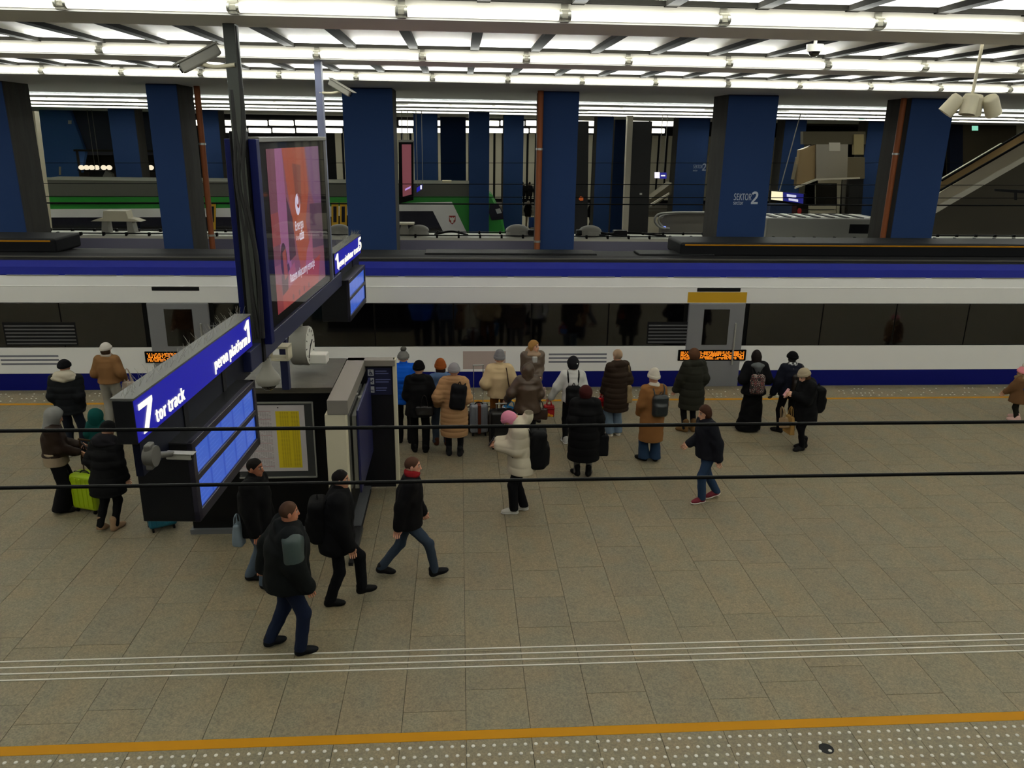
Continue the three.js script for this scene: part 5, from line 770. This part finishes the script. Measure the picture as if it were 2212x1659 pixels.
{ const H = 1.7, t = A.blonde.t; add('shirt_front', surface(rbox([0, 0.7 * H, 0.15], [0.055, 0.2, 0.035], 0.03), [-0.12, 0.5 * H, 0.05], [0.12, 0.9 * H, 0.22], 0.012), fabric(0xa8a7a2), t, 'pale shirt in the open jacket'); }
{ const H = 1.63, t = A.skirt.t; add('grey_hood', surface(folds(cut(U(0.02, ell([0, 0.83 * H, -0.09], [0.13, 0.05, 0.09]), cap([0, 0.82 * H, -0.13], [0, 0.74 * H, -0.15], 0.09, 0.03)), (x, y, z) => z - 0.02), 0.006), [-0.25, 0.65 * H, -0.3], [0.25, 0.92 * H, 0.1], 0.01), fabric(0x55585a), t, 'pointed grey hood lying on the back'); }
{ const t = A.front.t; add('sleeve_panel', surface(cut(cap(lerp3(A.front.arms[0].sh, A.front.arms[0].el, 0.1), A.front.arms[0].el, 0.036 * 1.82 + 0.07, 0.03 * 1.82 + 0.06), (x, y, z) => -z - 0.06), [-0.6, 0.8, -0.3], [0, 1.7, 0.4], 0.012), fabric(0x3a4746, 0.35), t, 'shiny grey green sleeve'); }
{ const t = A.wjack.t; const H = 1.66; add('cap_badge', new THREE.SphereGeometry(0.012, 8, 6).translate(-0.06, 0.95 * H, -0.105), M.white, t, 'tiny white badge'); }

// ---------- luggage ----------
function suitcase(label, c, at, yaw, w, h, d, k = {}) {
  const o = thing('suitcase', label, 'suitcase', at, yaw), m = k.mat ?? fabric(c, k.rough ?? 0.45);
  add('shell', new RoundedBoxGeometry(w, h, d, 4, 0.045).translate(0, h / 2 + 0.06, 0), m, o);
  if (!k.soft) for (let i = 0; i < 5; i++) { const x = -w / 2 + w * (i + 0.5) / 5; add('rib', new RoundedBoxGeometry(w / 12, h - 0.1, d + 0.014, 2, 0.006).translate(x, h / 2 + 0.06, 0), m, o); }
  else add('front_pocket', new RoundedBoxGeometry(w * 0.8, h * 0.5, d * 0.3, 3, 0.03).translate(0, h * 0.4 + 0.06, d / 2), m, o);
  add('zip_band', new RoundedBoxGeometry(w + 0.008, h + 0.008, 0.022, 2, 0.008).translate(0, h / 2 + 0.06, 0), fabric(k.zip ?? 0x1c1c1e, 0.6), o);
  for (const x of [-1, 1]) for (const z of [-1, 1]) add('wheel', new THREE.CylinderGeometry(0.03, 0.03, 0.025, 16).rotateZ(PI / 2).translate(x * (w / 2 - 0.05), 0.03, z * (d / 2 - 0.04)), M.black, o);
  const hh = h + 0.06 + (k.pull ?? 0.35);
  add('pull_handle', [rod(V(-0.09, h + 0.04, -d / 4), V(-0.09, hh, -d / 4), 0.008), rod(V(0.09, h + 0.04, -d / 4), V(0.09, hh, -d / 4), 0.008), new RoundedBoxGeometry(0.22, 0.025, 0.03, 2, 0.01).translate(0, hh, -d / 4)], k.handle ? fabric(k.handle) : M.silver, o);
  add('carry_handle', tube([V(-0.08, h + 0.055, 0.02), V(-0.05, h + 0.09, 0.02), V(0.05, h + 0.09, 0.02), V(0.08, h + 0.055, 0.02)], 0.011, 12), M.dark, o);
  if (k.strap) add('strap', [box(-0.03, 0.03, 0.055, h + 0.068, -d / 2 - 0.02, d / 2 + 0.02, 0.01)], fabric(k.strap, 0.6), o);
  return o;
}
suitcase('bright lime green suitcase standing beside the person in the grey hood', 0x8fa80a, at3(198, 1102), -0.35, 0.42, 0.56, 0.26, { pull: 0.5, handle: 0x3a2a1a });
suitcase('teal suitcase partly hidden behind the near departure board', 0x11566a, at3(352, 1140), 0.5, 0.38, 0.6, 0.26);
suitcase('silver grey hard suitcase with a brown strap between the tan coat and cream jacket', 0x868a92, at3(1034, 938), 0.1, 0.34, 0.56, 0.24, { strap: 0x6a3422, pull: 0.75, rough: 0.3, zip: 0x55565a });
suitcase('black soft suitcase behind the person in the white puffer jacket', 0x0d0d0f, at3(1083, 965), 0.1, 0.44, 0.66, 0.3, { soft: 1, pull: 0.1 });
for (const [px, py, s, l] of [[1014, 930, 0.13, 'small dark patterned bag left of the silver suitcase'], [1056, 930, 0.14, 'small dark patterned bag right of the silver suitcase']]) {
  const o = thing('travel_bag', l, 'bag', at3(px, py), 0.1); add('bag_body', surface(folds(rbox([0, 0.19, 0], [s, 0.19, 0.12], 0.06), 0.014, 2), [-0.25, -0.03, -0.2], [0.25, 0.45, 0.2], 0.012), fabric(0x2a1f1a, 0.7), o); add('handle', tube([V(-0.08, 0.36, 0), V(-0.05, 0.48, 0), V(0.05, 0.48, 0), V(0.08, 0.36, 0)], 0.01, 12), fabric(0x2a1a14), o);
}
// ---------- the far platforms, seen between the pillars ----------
// a flat outline given in photograph pixels, built at depth z with a real thickness
function plate(pts, z, depth) { const q = pts.map(([a, b]) => { const p = P(a, b, z); return [p.x, b >= 477 && z < -28 && z > -37.4 ? 0 : p.y]; }); /* what reaches down behind the train stands on the platform */ return prism(q, depth).translate(0, 0, z - depth); }
const rect = (x0, y0, x1, y1) => [[x0, y1], [x1, y1], [x1, y0], [x0, y0]];
function simple(name, label, category, z, list, group) {
  const all = list.flatMap((l) => l[1]), c = P(all.reduce((s, p) => s + p[0], 0) / all.length, Math.max(...all.map((p) => p[1])), z); if (Math.max(...all.map((p) => p[1])) >= 477 && z > -37.4) c.y = 0;
  const t = thing(name, label, category, [c.x, c.y, z], 0, group);
  for (const [n, pts, m, d, dz = 0, lb] of list) add(n, plate(pts, z + dz, d).translate(-c.x, -c.y, -z), m, t, lb);
  if (group === 'hang') { delete t.userData.group; const top = P(all[0][0], Math.min(...all.map((p) => p[1])), z).y; for (const d of [-0.12, 0.12]) add('hanger', rod(V(d, top - c.y - 0.05, -0.08), V(d, 6.85 - c.y, -0.08), 0.015), M.gray, t); }
  return t;
}
const green = mat(0x1f8a2a, 0.4), olive = mat(0x57503c, 0.7), brownMetal = mat(0x9c8560, 0.35, { metalness: 0.5 }), edgeWhite = mat(0xd8d2c0, 0.5), kioskDark = mat(0x0d0d0d, 0.5), blueWall = mat(0x4a78c0, 0.8);
// green commuter train
{
  const z = -37.6, t = thing('train', 'green, white and grey train with a rounded nose on the far track', 'train', [P(700, 500, z).x, -1, -39]);
  const A = (n, g, m, p = t, l) => add(n, g.translate(-t.position.x, 1, 39), m, p, l), W = (px) => P(px, 450, z).x, top = P(870, 404, z).y;
  const nx = W(1084), outline = [[-26, -0.9], [nx - 0.05, -0.9], [nx + 0.08, 0.2], [nx + 0.05, 1.2], [nx - 0.1, 2.0], [nx - 0.5, 2.75], [nx - 1.1, 3.1], [nx - 2, top], [-26, top]];
  A('body', prism(outline, 2.5, 0.12).translate(0, 0, z - 2.64), green);
  const roofM = mat(0x55564e, 0.6); A('roof_cover', plate([[60, 425], [1046, 424], [1040, 398], [60, 388]], z + 0.005, 2.9), roofM);
  A('side_panel', plate([[60, 452], [455, 450], [690, 447], [920, 437], [976, 436], [1012, 510], [60, 520]], z + 0.02, 0.03), M.whitePaint, t, 'white side panel');
  const win = A('window_band', plate([[60, 470], [715, 468], [860, 456], [935, 456], [962, 510], [60, 512]], z + 0.035, 0.02), M.glassDark);
  A('stripe', plate([[60, 441], [455, 440], [690, 440], [690, 437], [60, 437]], z + 0.04, 0.02), M.dark);
  for (const [a, b] of [[716, 731], [734, 749], [452, 466]]) { const d = A('door', plate(rect(a, 438, b, 505), z + 0.055, 0.03), mat(0xc99c12, 0.5), t, 'yellow door leaf'); A('door_window', plate(rect(a + 4, 446, b - 4, 480), z + 0.062, 0.02), M.glassDark, d); }
  A('windscreen', plate([[1058, 440], [1076, 440], [1086, 458], [1088, 474], [1062, 476], [1056, 460]], z + 0.03, 0.05), M.glassDark);
  A('headlamp', plate([[1070, 452], [1080, 450], [1084, 460], [1074, 462]], z + 0.045, 0.02), M.silver);
  // shield with a white eagle on red
  const sh = A('emblem', plate([[970, 466], [984, 466], [984, 478], [977, 485], [970, 478]], z + 0.032, 0.012), mat(0xa03028, 0.6), t, 'red shield with a white eagle');
  A('eagle', plate([[977, 468], [979, 471], [983, 468], [982, 475], [979, 477], [980, 480], [977, 482], [974, 480], [975, 477], [972, 475], [971, 468], [975, 471]], z + 0.04, 0.008), M.white, sh);
  for (const [a, b] of [[85, 160], [120, 200], [225, 245]]) A('roof_box', plate([[a, 420], [b, 420], [b - 8, 398], [a + 20, 396]], z - 0.6, 1.2), roofM);
  A('roof_unit', plate(rect(955, 391, 975, 402), z - 0.8, 0.8), M.cream);
}
// pillars of the next rows
{
  const Fz = -41.2, row = [[245, 300, 430], [440, 478, 440], [895, 945, 420], [1088, 1130, 500], [1288, 1322, 500], [1462, 1528, 500], [1690, 1735, 500], [1868, 1922, 500]];
  row.forEach(([a, b], i) => { const x0 = P(a, 330, Fz).x, x1 = P(b, 330, Fz).x, w = (x1 - x0) / 2, t = thing('pillar', `blue pillar of the second row, ${ORD[i]} from the left behind the grey lilac train`, 'pillar', [(x0 + x1) / 2, -1, Fz - 0.55]);
    add('column_core', box(-w, w, 0, 7.5, -0.55, 0.52), M.darkConcrete, t); add('blue_panel', box(-w - 0.01, w + 0.01, 0.02, 7.49, 0.5, 0.55, 0.01), M.blue, t);
    if (i === 5) { const p = P(1497, 366, Fz); add('lettering', [text('SEKTOR', 0.17, 0.01, fontR).scale(0.6, 1, 1).translate(p.x - t.position.x, p.y + 1 + 0.06, 0.55), text('2', 0.36, 0.01).scale(0.85, 1, 1).translate(p.x - t.position.x + 0.46, p.y + 1 - 0.06, 0.55), text('sector', 0.09, 0.01, fontR).scale(0.7, 1, 1).translate(p.x - t.position.x, p.y + 1 - 0.09, 0.55)], mat(0x9aa2b0, 0.7), t, 'small white lettering SEKTOR sector 2'); } });
  const Fz3 = -47.5; [[1013, 1057], [952, 1006], [1326, 1356]].forEach(([a, b], i) => { const x0 = P(a, 330, Fz3).x, x1 = P(b, 330, Fz3).x, w = (x1 - x0) / 2, t = thing('pillar', ['pale blue pillar in front of the green train nose', 'dark blue pillar left of the pale blue one by the green train nose', 'blue pillar left of the cream post on the far platform'][i], 'pillar', [(x0 + x1) / 2, 0, i ? Fz3 - 0.5 : -37.0]);
    if (!i) { const u0 = P(a, 330, -36.9).x, u1 = P(b, 330, -36.9).x; t.position.x = (u0 + u1) / 2; add('column_core', box((u0 - u1) / 2, (u1 - u0) / 2, 0, 6.5, -0.3, 0.1, 0.02), M.blue, t); }
    else { add('column_core', box(-w, w, -0.001, 6.6, -0.5, 0.47), M.darkConcrete, t); add('blue_panel', box(-w - 0.01, w + 0.01, 0, 6.6, 0.47, 0.5, 0.01), M.blue, t); } });
}
// left bay
simple('partition_wall', 'pale blue wall behind the cream post at left', 'wall', -46.8, [['wall_face', [[82, 395], [172, 395], [184, 330], [150, 236], [84, 236]], blueWall, 0.3], ['wall_lamp', rect(147, 260, 154, 268), M.white, 0.05, 0.05], ['fixing', rect(127, 360, 131, 378), M.cream, 0.05, 0.05]]);
simple('upper_wall', 'dark grey blue wall above the globe lamps at left', 'wall', -47.2, [['wall_face', [[150, 335], [350, 335], [350, 236], [150, 236]], mat(0x474b58, 0.9), 0.3], ['lower_face', [[172, 440], [350, 440], [350, 372], [172, 372]], mat(0x2c2b28, 0.9), 0.3]]);
simple('leaning_post', 'cream post with a blue and white poster at its foot, at left', 'post', -33, [['post_face', [[83, 420], [97, 490], [98, 500], [84, 500], [72, 380], [46, 240], [74, 240], [96, 420]].slice(0, 0).concat([[84, 500], [99, 500], [96, 420], [74, 240], [48, 240], [72, 400]]), M.cream, 0.35], ['poster', [[87, 488], [104, 488], [99, 442], [83, 442]], mat(0x2c58a0, 0.6), 0.04, 0.04, 'blue upper poster'], ['poster', [[89, 489], [105, 489], [102, 470], [87, 470]], mat(0xc9cdd2, 0.6), 0.04, 0.05, 'white lower poster']]);
{ const t = simple('lit_sign', 'small white lit sign with dark lines at the left edge', 'sign', -33, [['case', rect(42, 397, 79, 421), M.black, 0.2], ['lit_face', rect(44, 400, 77, 418), glow(0xe6e2ff, 1.1), 0.02, 0.02], ['dark_line', rect(53, 404, 70, 406), M.dark, 0.02, 0.035], ['dark_line', rect(53, 409, 70, 411), M.dark, 0.02, 0.035], ['dark_line', rect(53, 413, 70, 415), M.dark, 0.02, 0.035]], 'hang'); }
for (const [i, px] of [176, 187, 198, 209, 224, 236, 299, 308, 317, 326].entries()) { const p = P(px, 362, -46.4), o = add('globe_lamp', new THREE.SphereGeometry(0.13, 14, 10).scale(1.2, 1, 1).translate(p.x, p.y, -46.4), glow(0xfff0d0, 0.95), scene); o.userData = { label: `${ORD[i]} globe lamp from the left in the dark opening at left`, category: 'lamp' }; }
{ const a = P(172, 370, -46.6), b = P(340, 329, -46.6), t = thing('recess', 'deep dark recess behind the row of globe lamps at left', 'recess', [a.x, 0, -46.6]), w = b.x - a.x, h = b.y;
  add('recess_back', box(0, w, 0, h, -3.1, -3), M.wall, t); add('recess_top', box(-0.1, w, h, h + 0.1, -3.1, 0.15), M.wall, t); for (const x of [-0.1, w]) add('recess_side', box(x, x + 0.1, 0, h, -3.1, -0.1), M.wall, t); add('lamp_bar', box(0, w, a.y + 0.05, a.y + 0.1, 0.1, 0.25), M.dark, t); }
simple('speaker_box', 'dark box and pale bracket hanging beside the globe lamps', 'box', -45, [['box_face', rect(193, 368, 222, 400), M.dark, 0.5], ['bracket', [[222, 405], [244, 400], [242, 376], [228, 368], [222, 380]], M.gray, 0.3], ['stem', rect(218, 400, 238, 465), M.dark, 0.3]], 'hang');
// second advert screen, far away
simple('advert_screen', 'narrow far pink advert screen seen between two pillars', 'screen', -36.6, [['housing', [[862, 440], [893, 432], [893, 305], [861, 305]], M.black, 0.3], ['screen_face', [[870, 425], [889, 420], [888, 312], [868, 312]], glow(0x8a4a52, 0.62), 0.02, 0.02], ['white_print', [[875, 412], [887, 406], [887, 402], [875, 408]], glow(0xc8a0f0, 0.8), 0.02, 0.035], ['top_rail', rect(860, 302, 892, 307), M.gray, 0.32, 0.02]], 'hang');
simple('track_sign', 'tiny far blue sign below the narrow advert screen', 'sign', -36.2, [['lit_face', [[900, 416], [912, 408], [912, 398], [900, 406]], glow(0x1c1ca8, 0.8), 0.1], ['digit', rect(908, 400, 911, 409), glow(0xffffff, 1), 0.02, 0.02]], 'hang');
// dark boards, cream post
simple('control_cabinet', 'tall black cabinet with an orange light right of the middle pillar', 'cabinet', -30.5, [['cabinet_body', rect(1242, 262, 1272, 500), kioskDark, 0.9], ['orange_light', [[1250, 430], [1254, 434], [1260, 433], [1260, 426], [1254, 424]], glow(0xc85a18, 0.45), 0.03, 0.03]]);
simple('cream_post', 'slim cream post left of the tall black board', 'post', -34, [['post_face', [[1347, 500], [1358, 500], [1368, 250], [1356, 250]], mat(0xb9b3a2, 0.7), 0.3]]);
simple('black_board', 'tall black board with a tiny white label behind the train', 'board', -34.2, [['board_face', [[1358, 500], [1401, 500], [1409, 262], [1364, 262]], kioskDark, 0.4], ['label', rect(1382, 417, 1387, 421), M.white, 0.02, 0.02]]);
simple('low_wall', 'low cream wall at the foot of the cream post', 'wall', -36, [['wall_face', rect(1318, 478, 1348, 505), M.cream, 0.4]]);
// centre escalator end
{
  const z = -35, t = simple('escalator', 'escalator landing with curved chrome balustrade ends in mid distance', 'escalator', z, [['base_panel', [[1408, 500], [1560, 500], [1560, 462], [1440, 462], [1430, 472], [1432, 488]], mat(0x77736a, 0.5), 0.5], ['incline', [[1408, 445], [1412, 446], [1450, 420], [1452, 395], [1405, 430]], olive, 1.0, -0.6], ['white_edge', [[1405, 446], [1446, 420], [1446, 416], [1405, 441]], edgeWhite, 0.1, 0.02]]);
  for (const [k, dz] of [[0, 0.3], [8, 0], [20, -0.3]]) { const q = [[1552, 459 + k * 0.25], [1440 + k, 460 + k * 0.3], [1420 + k, 464 + k * 0.4], [1414 + k, 476], [1424 + k, 490], [1438 + k, 494]].map(([a, b]) => { const p = P(a, b, z + dz + 0.1); return p.sub(t.position); }); add('handrail', tube(q, 0.05, 30, 8), M.silver, t); }
  add('floor_light', new THREE.SphereGeometry(0.06, 10, 8).translate(...P(1436, 491, z + 0.2).sub(t.position).toArray()), glow(0x8aa0ff, 0.9), t);
}
simple('lit_sign', 'small blue and white lit sign hanging by the escalator in mid distance', 'sign', -38, [['white_half', rect(1415, 372, 1425, 385), glow(0xf4f0ff, 1.1), 0.1], ['blue_half', rect(1425, 373, 1440, 386), glow(0x2a2a90, 0.8), 0.1], ['print', rect(1428, 378, 1437, 381), glow(0xffffff, 0.9), 0.02, 0.02]], 'hang');
// hall at right, with the hanging sign
{
  const sg = simple('lit_sign', 'hanging direction sign, half pale yellow and half blue, right of the SEKTOR 2 pillar', 'sign', -32, [['case', [[1664, 437], [1740, 443], [1742, 419], [1666, 411]], M.black, 0.2], ['white_half', [[1666, 431], [1691, 434], [1691, 415], [1667, 413]], glow(0xfff2c8, 1.05), 0.02, 0.02], ['blue_half', [[1692, 434], [1735, 440], [1736, 419], [1692, 415]], glow(0x1c2080, 0.7), 0.02, 0.02], ['print', [[1700, 425], [1720, 427], [1720, 422], [1700, 419]], glow(0xd8d8f0, 0.9), 0.02, 0.04], ['print', [[1704, 433], [1724, 436], [1724, 431], [1704, 428]], glow(0xd8d8f0, 0.9), 0.02, 0.04]]);
  add('hanger', rod(P(1684, 412, -32).sub(sg.position), P(1725, 290, -32.4).sub(sg.position).setY(6.6 - sg.position.y), 0.02), M.gray, sg);
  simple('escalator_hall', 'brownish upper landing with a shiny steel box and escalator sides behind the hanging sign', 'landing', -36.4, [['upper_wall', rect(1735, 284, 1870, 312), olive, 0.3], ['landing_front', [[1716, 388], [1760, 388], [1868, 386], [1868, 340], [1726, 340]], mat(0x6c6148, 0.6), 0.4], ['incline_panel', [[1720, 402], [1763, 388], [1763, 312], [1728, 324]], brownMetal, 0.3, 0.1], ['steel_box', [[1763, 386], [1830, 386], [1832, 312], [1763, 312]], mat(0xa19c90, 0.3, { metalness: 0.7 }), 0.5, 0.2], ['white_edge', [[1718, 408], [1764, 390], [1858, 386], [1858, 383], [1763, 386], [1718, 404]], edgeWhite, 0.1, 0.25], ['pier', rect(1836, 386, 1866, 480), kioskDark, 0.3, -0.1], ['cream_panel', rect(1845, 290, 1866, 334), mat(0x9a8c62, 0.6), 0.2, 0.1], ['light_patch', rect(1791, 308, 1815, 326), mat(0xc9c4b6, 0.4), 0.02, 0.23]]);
  simple('door_frame', 'cream door frame with dark glass doors under the landing at right', 'door', -37.1, [['frame_top', rect(1773, 386, 1820, 396), M.cream, 0.3], ['frame_post', rect(1808, 396, 1818, 470), M.cream, 0.3], ['grey_post', rect(1818, 388, 1832, 478), mat(0x8a8578, 0.7), 0.3], ['dark_glass', rect(1762, 396, 1808, 442), M.glassDark, 0.1], ['cream_band', rect(1750, 442, 1806, 452), M.cream, 0.2], ['cream_band', rect(1750, 455, 1806, 461), M.cream, 0.2], ['dark_base', rect(1750, 461, 1806, 480), kioskDark, 0.2], ['dark_pier', rect(1832, 388, 1862, 482), kioskDark, 0.4]]);
  simple('blue_cabinet', 'dark blue low cabinet with a red disc under the hanging sign', 'cabinet', -34, [['cabinet_body', [[1662, 480], [1712, 480], [1712, 442], [1664, 442]], mat(0x22365c, 0.7), 0.6], ['red_panel', rect(1712, 436, 1722, 478), mat(0x3a0f10, 0.7), 0.4], ['red_disc', [[1724, 462], [1730, 462], [1732, 456], [1730, 450], [1725, 450], [1722, 456]], mat(0xb0201c, 0.5), 0.04, 0.05]]);
}
// long escalator at the right edge
{
  const z = -30, X = (a, b, dz = 0) => P(a, b, z + dz);
  const t = simple('escalator', 'long escalator rising to the right edge behind the last blue pillar', 'escalator', z, [
    ['soffit_wall', [[2008, 505], [2240, 505], [2240, 332], [2020, 462]], mat(0x4c473a, 0.8), 0.3, -0.6], ['lower_edge', [[2018, 462], [2240, 334], [2240, 322], [2020, 448]], edgeWhite, 0.25, 0.1],
    ['side_panel', [[2022, 446], [2240, 320], [2240, 292], [2030, 416]], mat(0xb7ad97, 0.35, { metalness: 0.4 }), 0.12, 0.02], ['gold_panel', [[2030, 412], [2240, 290], [2240, 268], [2034, 392]], brownMetal, 0.1, -0.5], ['upper_edge', [[2034, 392], [2165, 315], [2165, 309], [2036, 385]], edgeWhite, 0.1, -0.45]]);
  const hr = (a, b, c, d, dz) => add('handrail', tube([X(a, b, dz).sub(t.position), X((a + c) / 2, (b + d) / 2, dz).sub(t.position), X(c, d, dz).sub(t.position)], 0.05, 8, 8), M.black, t);
  hr(2026, 414, 2240, 290, 0.08); hr(2034, 390, 2240, 268, -0.4);
  simple('back_wall', 'brown grey wall behind the long escalator at right', 'wall', -45.5, [['wall_face', rect(2050, 236, 2260, 470), mat(0x5c5340, 0.9), 0.3], ['blue_strip', rect(2052, 236, 2080, 400), mat(0x16223c, 0.9), 0.3, 0.1], ['cream_pier', rect(2198, 240, 2230, 310), M.cream, 0.2, 0.1]]);
  simple('stair_box', 'cream panels and dark doorway under the long escalator', 'panel', -31.5, [['cream_panel', [[2110, 505], [2195, 505], [2195, 470], [2150, 478]], M.cream, 0.2], ['cream_post', [[2176, 505], [2192, 505], [2198, 462], [2182, 468]], M.cream, 0.2, 0.1], ['dark_gap', [[2158, 488], [2176, 488], [2178, 474], [2160, 482]], M.black, 0.05, 0.08], ['dark_door', rect(2196, 455, 2260, 505), M.black, 0.2, 0.1]]);
  const ca = simple('catenary_bracket', 'dark overhead-line bracket in front of the long escalator', 'bracket', -27.8, [['arm', [[2150, 413], [2240, 420], [2240, 412], [2150, 408]], M.dark, 0.06], ['drop', rect(2193, 416, 2197, 432), M.dark, 0.06]]);
}
for (const [px, py, z] of [[1462, 262, -44], [1862, 253, -40], [2107, 277, -38]]) simple('exit_sign', `small green emergency sign near the ${px < 1600 ? 'middle' : px < 2000 ? 'right' : 'far right'} tube rows`, 'sign', z, [['lit_face', rect(px - 6, py - 5, px + 6, py + 5), glow(0x8fe0c0, 0.9), 0.06]]);
// thin wires over the far tracks
for (const [i, [y0, y1, z]] of [[438, 444, -27.6], [396, 400, -29.5], [424, 428, -28.6], [352, 352, -37.9]].entries()) {
  const a = P(0, y0, z), b = P(2212, y1, z), d = b.clone().sub(a).multiplyScalar(0.1), o = add('overhead_wire', rod(a.sub(d), b.add(d), i ? 0.014 : 0.026, undefined, 6), M.black, scene);
  o.userData = { label: ['thickest black wire across the far bays, just above the second train', 'thin black wire across the far bays, above the thickest wire', 'thin black wire just above the thickest far wire', 'thin black wire high across the far bays near the green train'][i], category: 'wire' };
}
// small far people
{
  const far = (px, py, z, yaw, o) => { const p = P(px, py, z); return person({ near: 0, hideL: 1, hideR: 1, coat: { c: INK, hem: 0.42, th: 0.04, w: 1.1 }, legs: { c: 0x1a1a1c }, shoes: { c: 0x111111 }, R: pocket(-1, o.h), L: pocket(1, o.h), ...o }, [p.x, 0.001, z], yaw); };
  far(1140, 487, -50.3, 10, { h: 1.65, label: 'far person in black with tan trousers and a pale cap beside a blue suitcase', legs: { c: 0x9a8a74 }, hat: { c: 0xc9c2b2 } });
  far(1162, 485, -50.6, -30, { h: 1.68, label: 'far person in black with pale trousers right of the blue suitcase', legs: { c: 0xa89c88 }, hair: { c: 0x2a1c14, bob: 1 } });
  far(1274, 487, -50, 60, { h: 1.7, label: 'far dark person beside the tall black cabinet', hair: { c: 0x111111, bob: 1 } });
  far(1810, 478, -50, 180, { h: 1.62, label: 'far person in a black jacket and grey jeans by the cream door frame', coat: { c: INK, hem: 0.5, th: 0.05, w: 1.2 }, legs: { c: 0x77777a }, hair: { c: 0x14100e, bob: 1 } });
  const s = suitcase('far blue suitcase between two people on the distant platform', 0x1c4c9c, [P(1150, 488, -49.9).x, 0.001, -49.9], 0.1, 0.46, 0.62, 0.28, { pull: 0.5 });
  for (const [i, [px, l]] of [[1128, 'leftmost of three dark far people standing against the cream back wall'], [1143, 'middle one of three dark far people against the cream back wall'], [1158, 'rightmost of three dark far people against the cream back wall']].entries()) { const p = P(px, 452, -59); const w = person({ near: 0, hideL: 1, hideR: 1, h: 1.7, label: l, coat: { c: INK, hem: 0.4, th: 0.05, w: 1.1 }, legs: { c: INK }, shoes: { c: INK }, R: pocket(-1, 1.7), L: pocket(1, 1.7), hair: { c: INK, short: 1 } }, [p.x, 0.65, -59], 180); }
  struct('back_gallery', new THREE.Mesh(box(-40, 50, 0, 0.649, -62.1, -58), M.concrete));
}
scene.traverse((o) => { if (o.userData.__n) delete o.userData.__n; });
renderer.render(scene, camera);
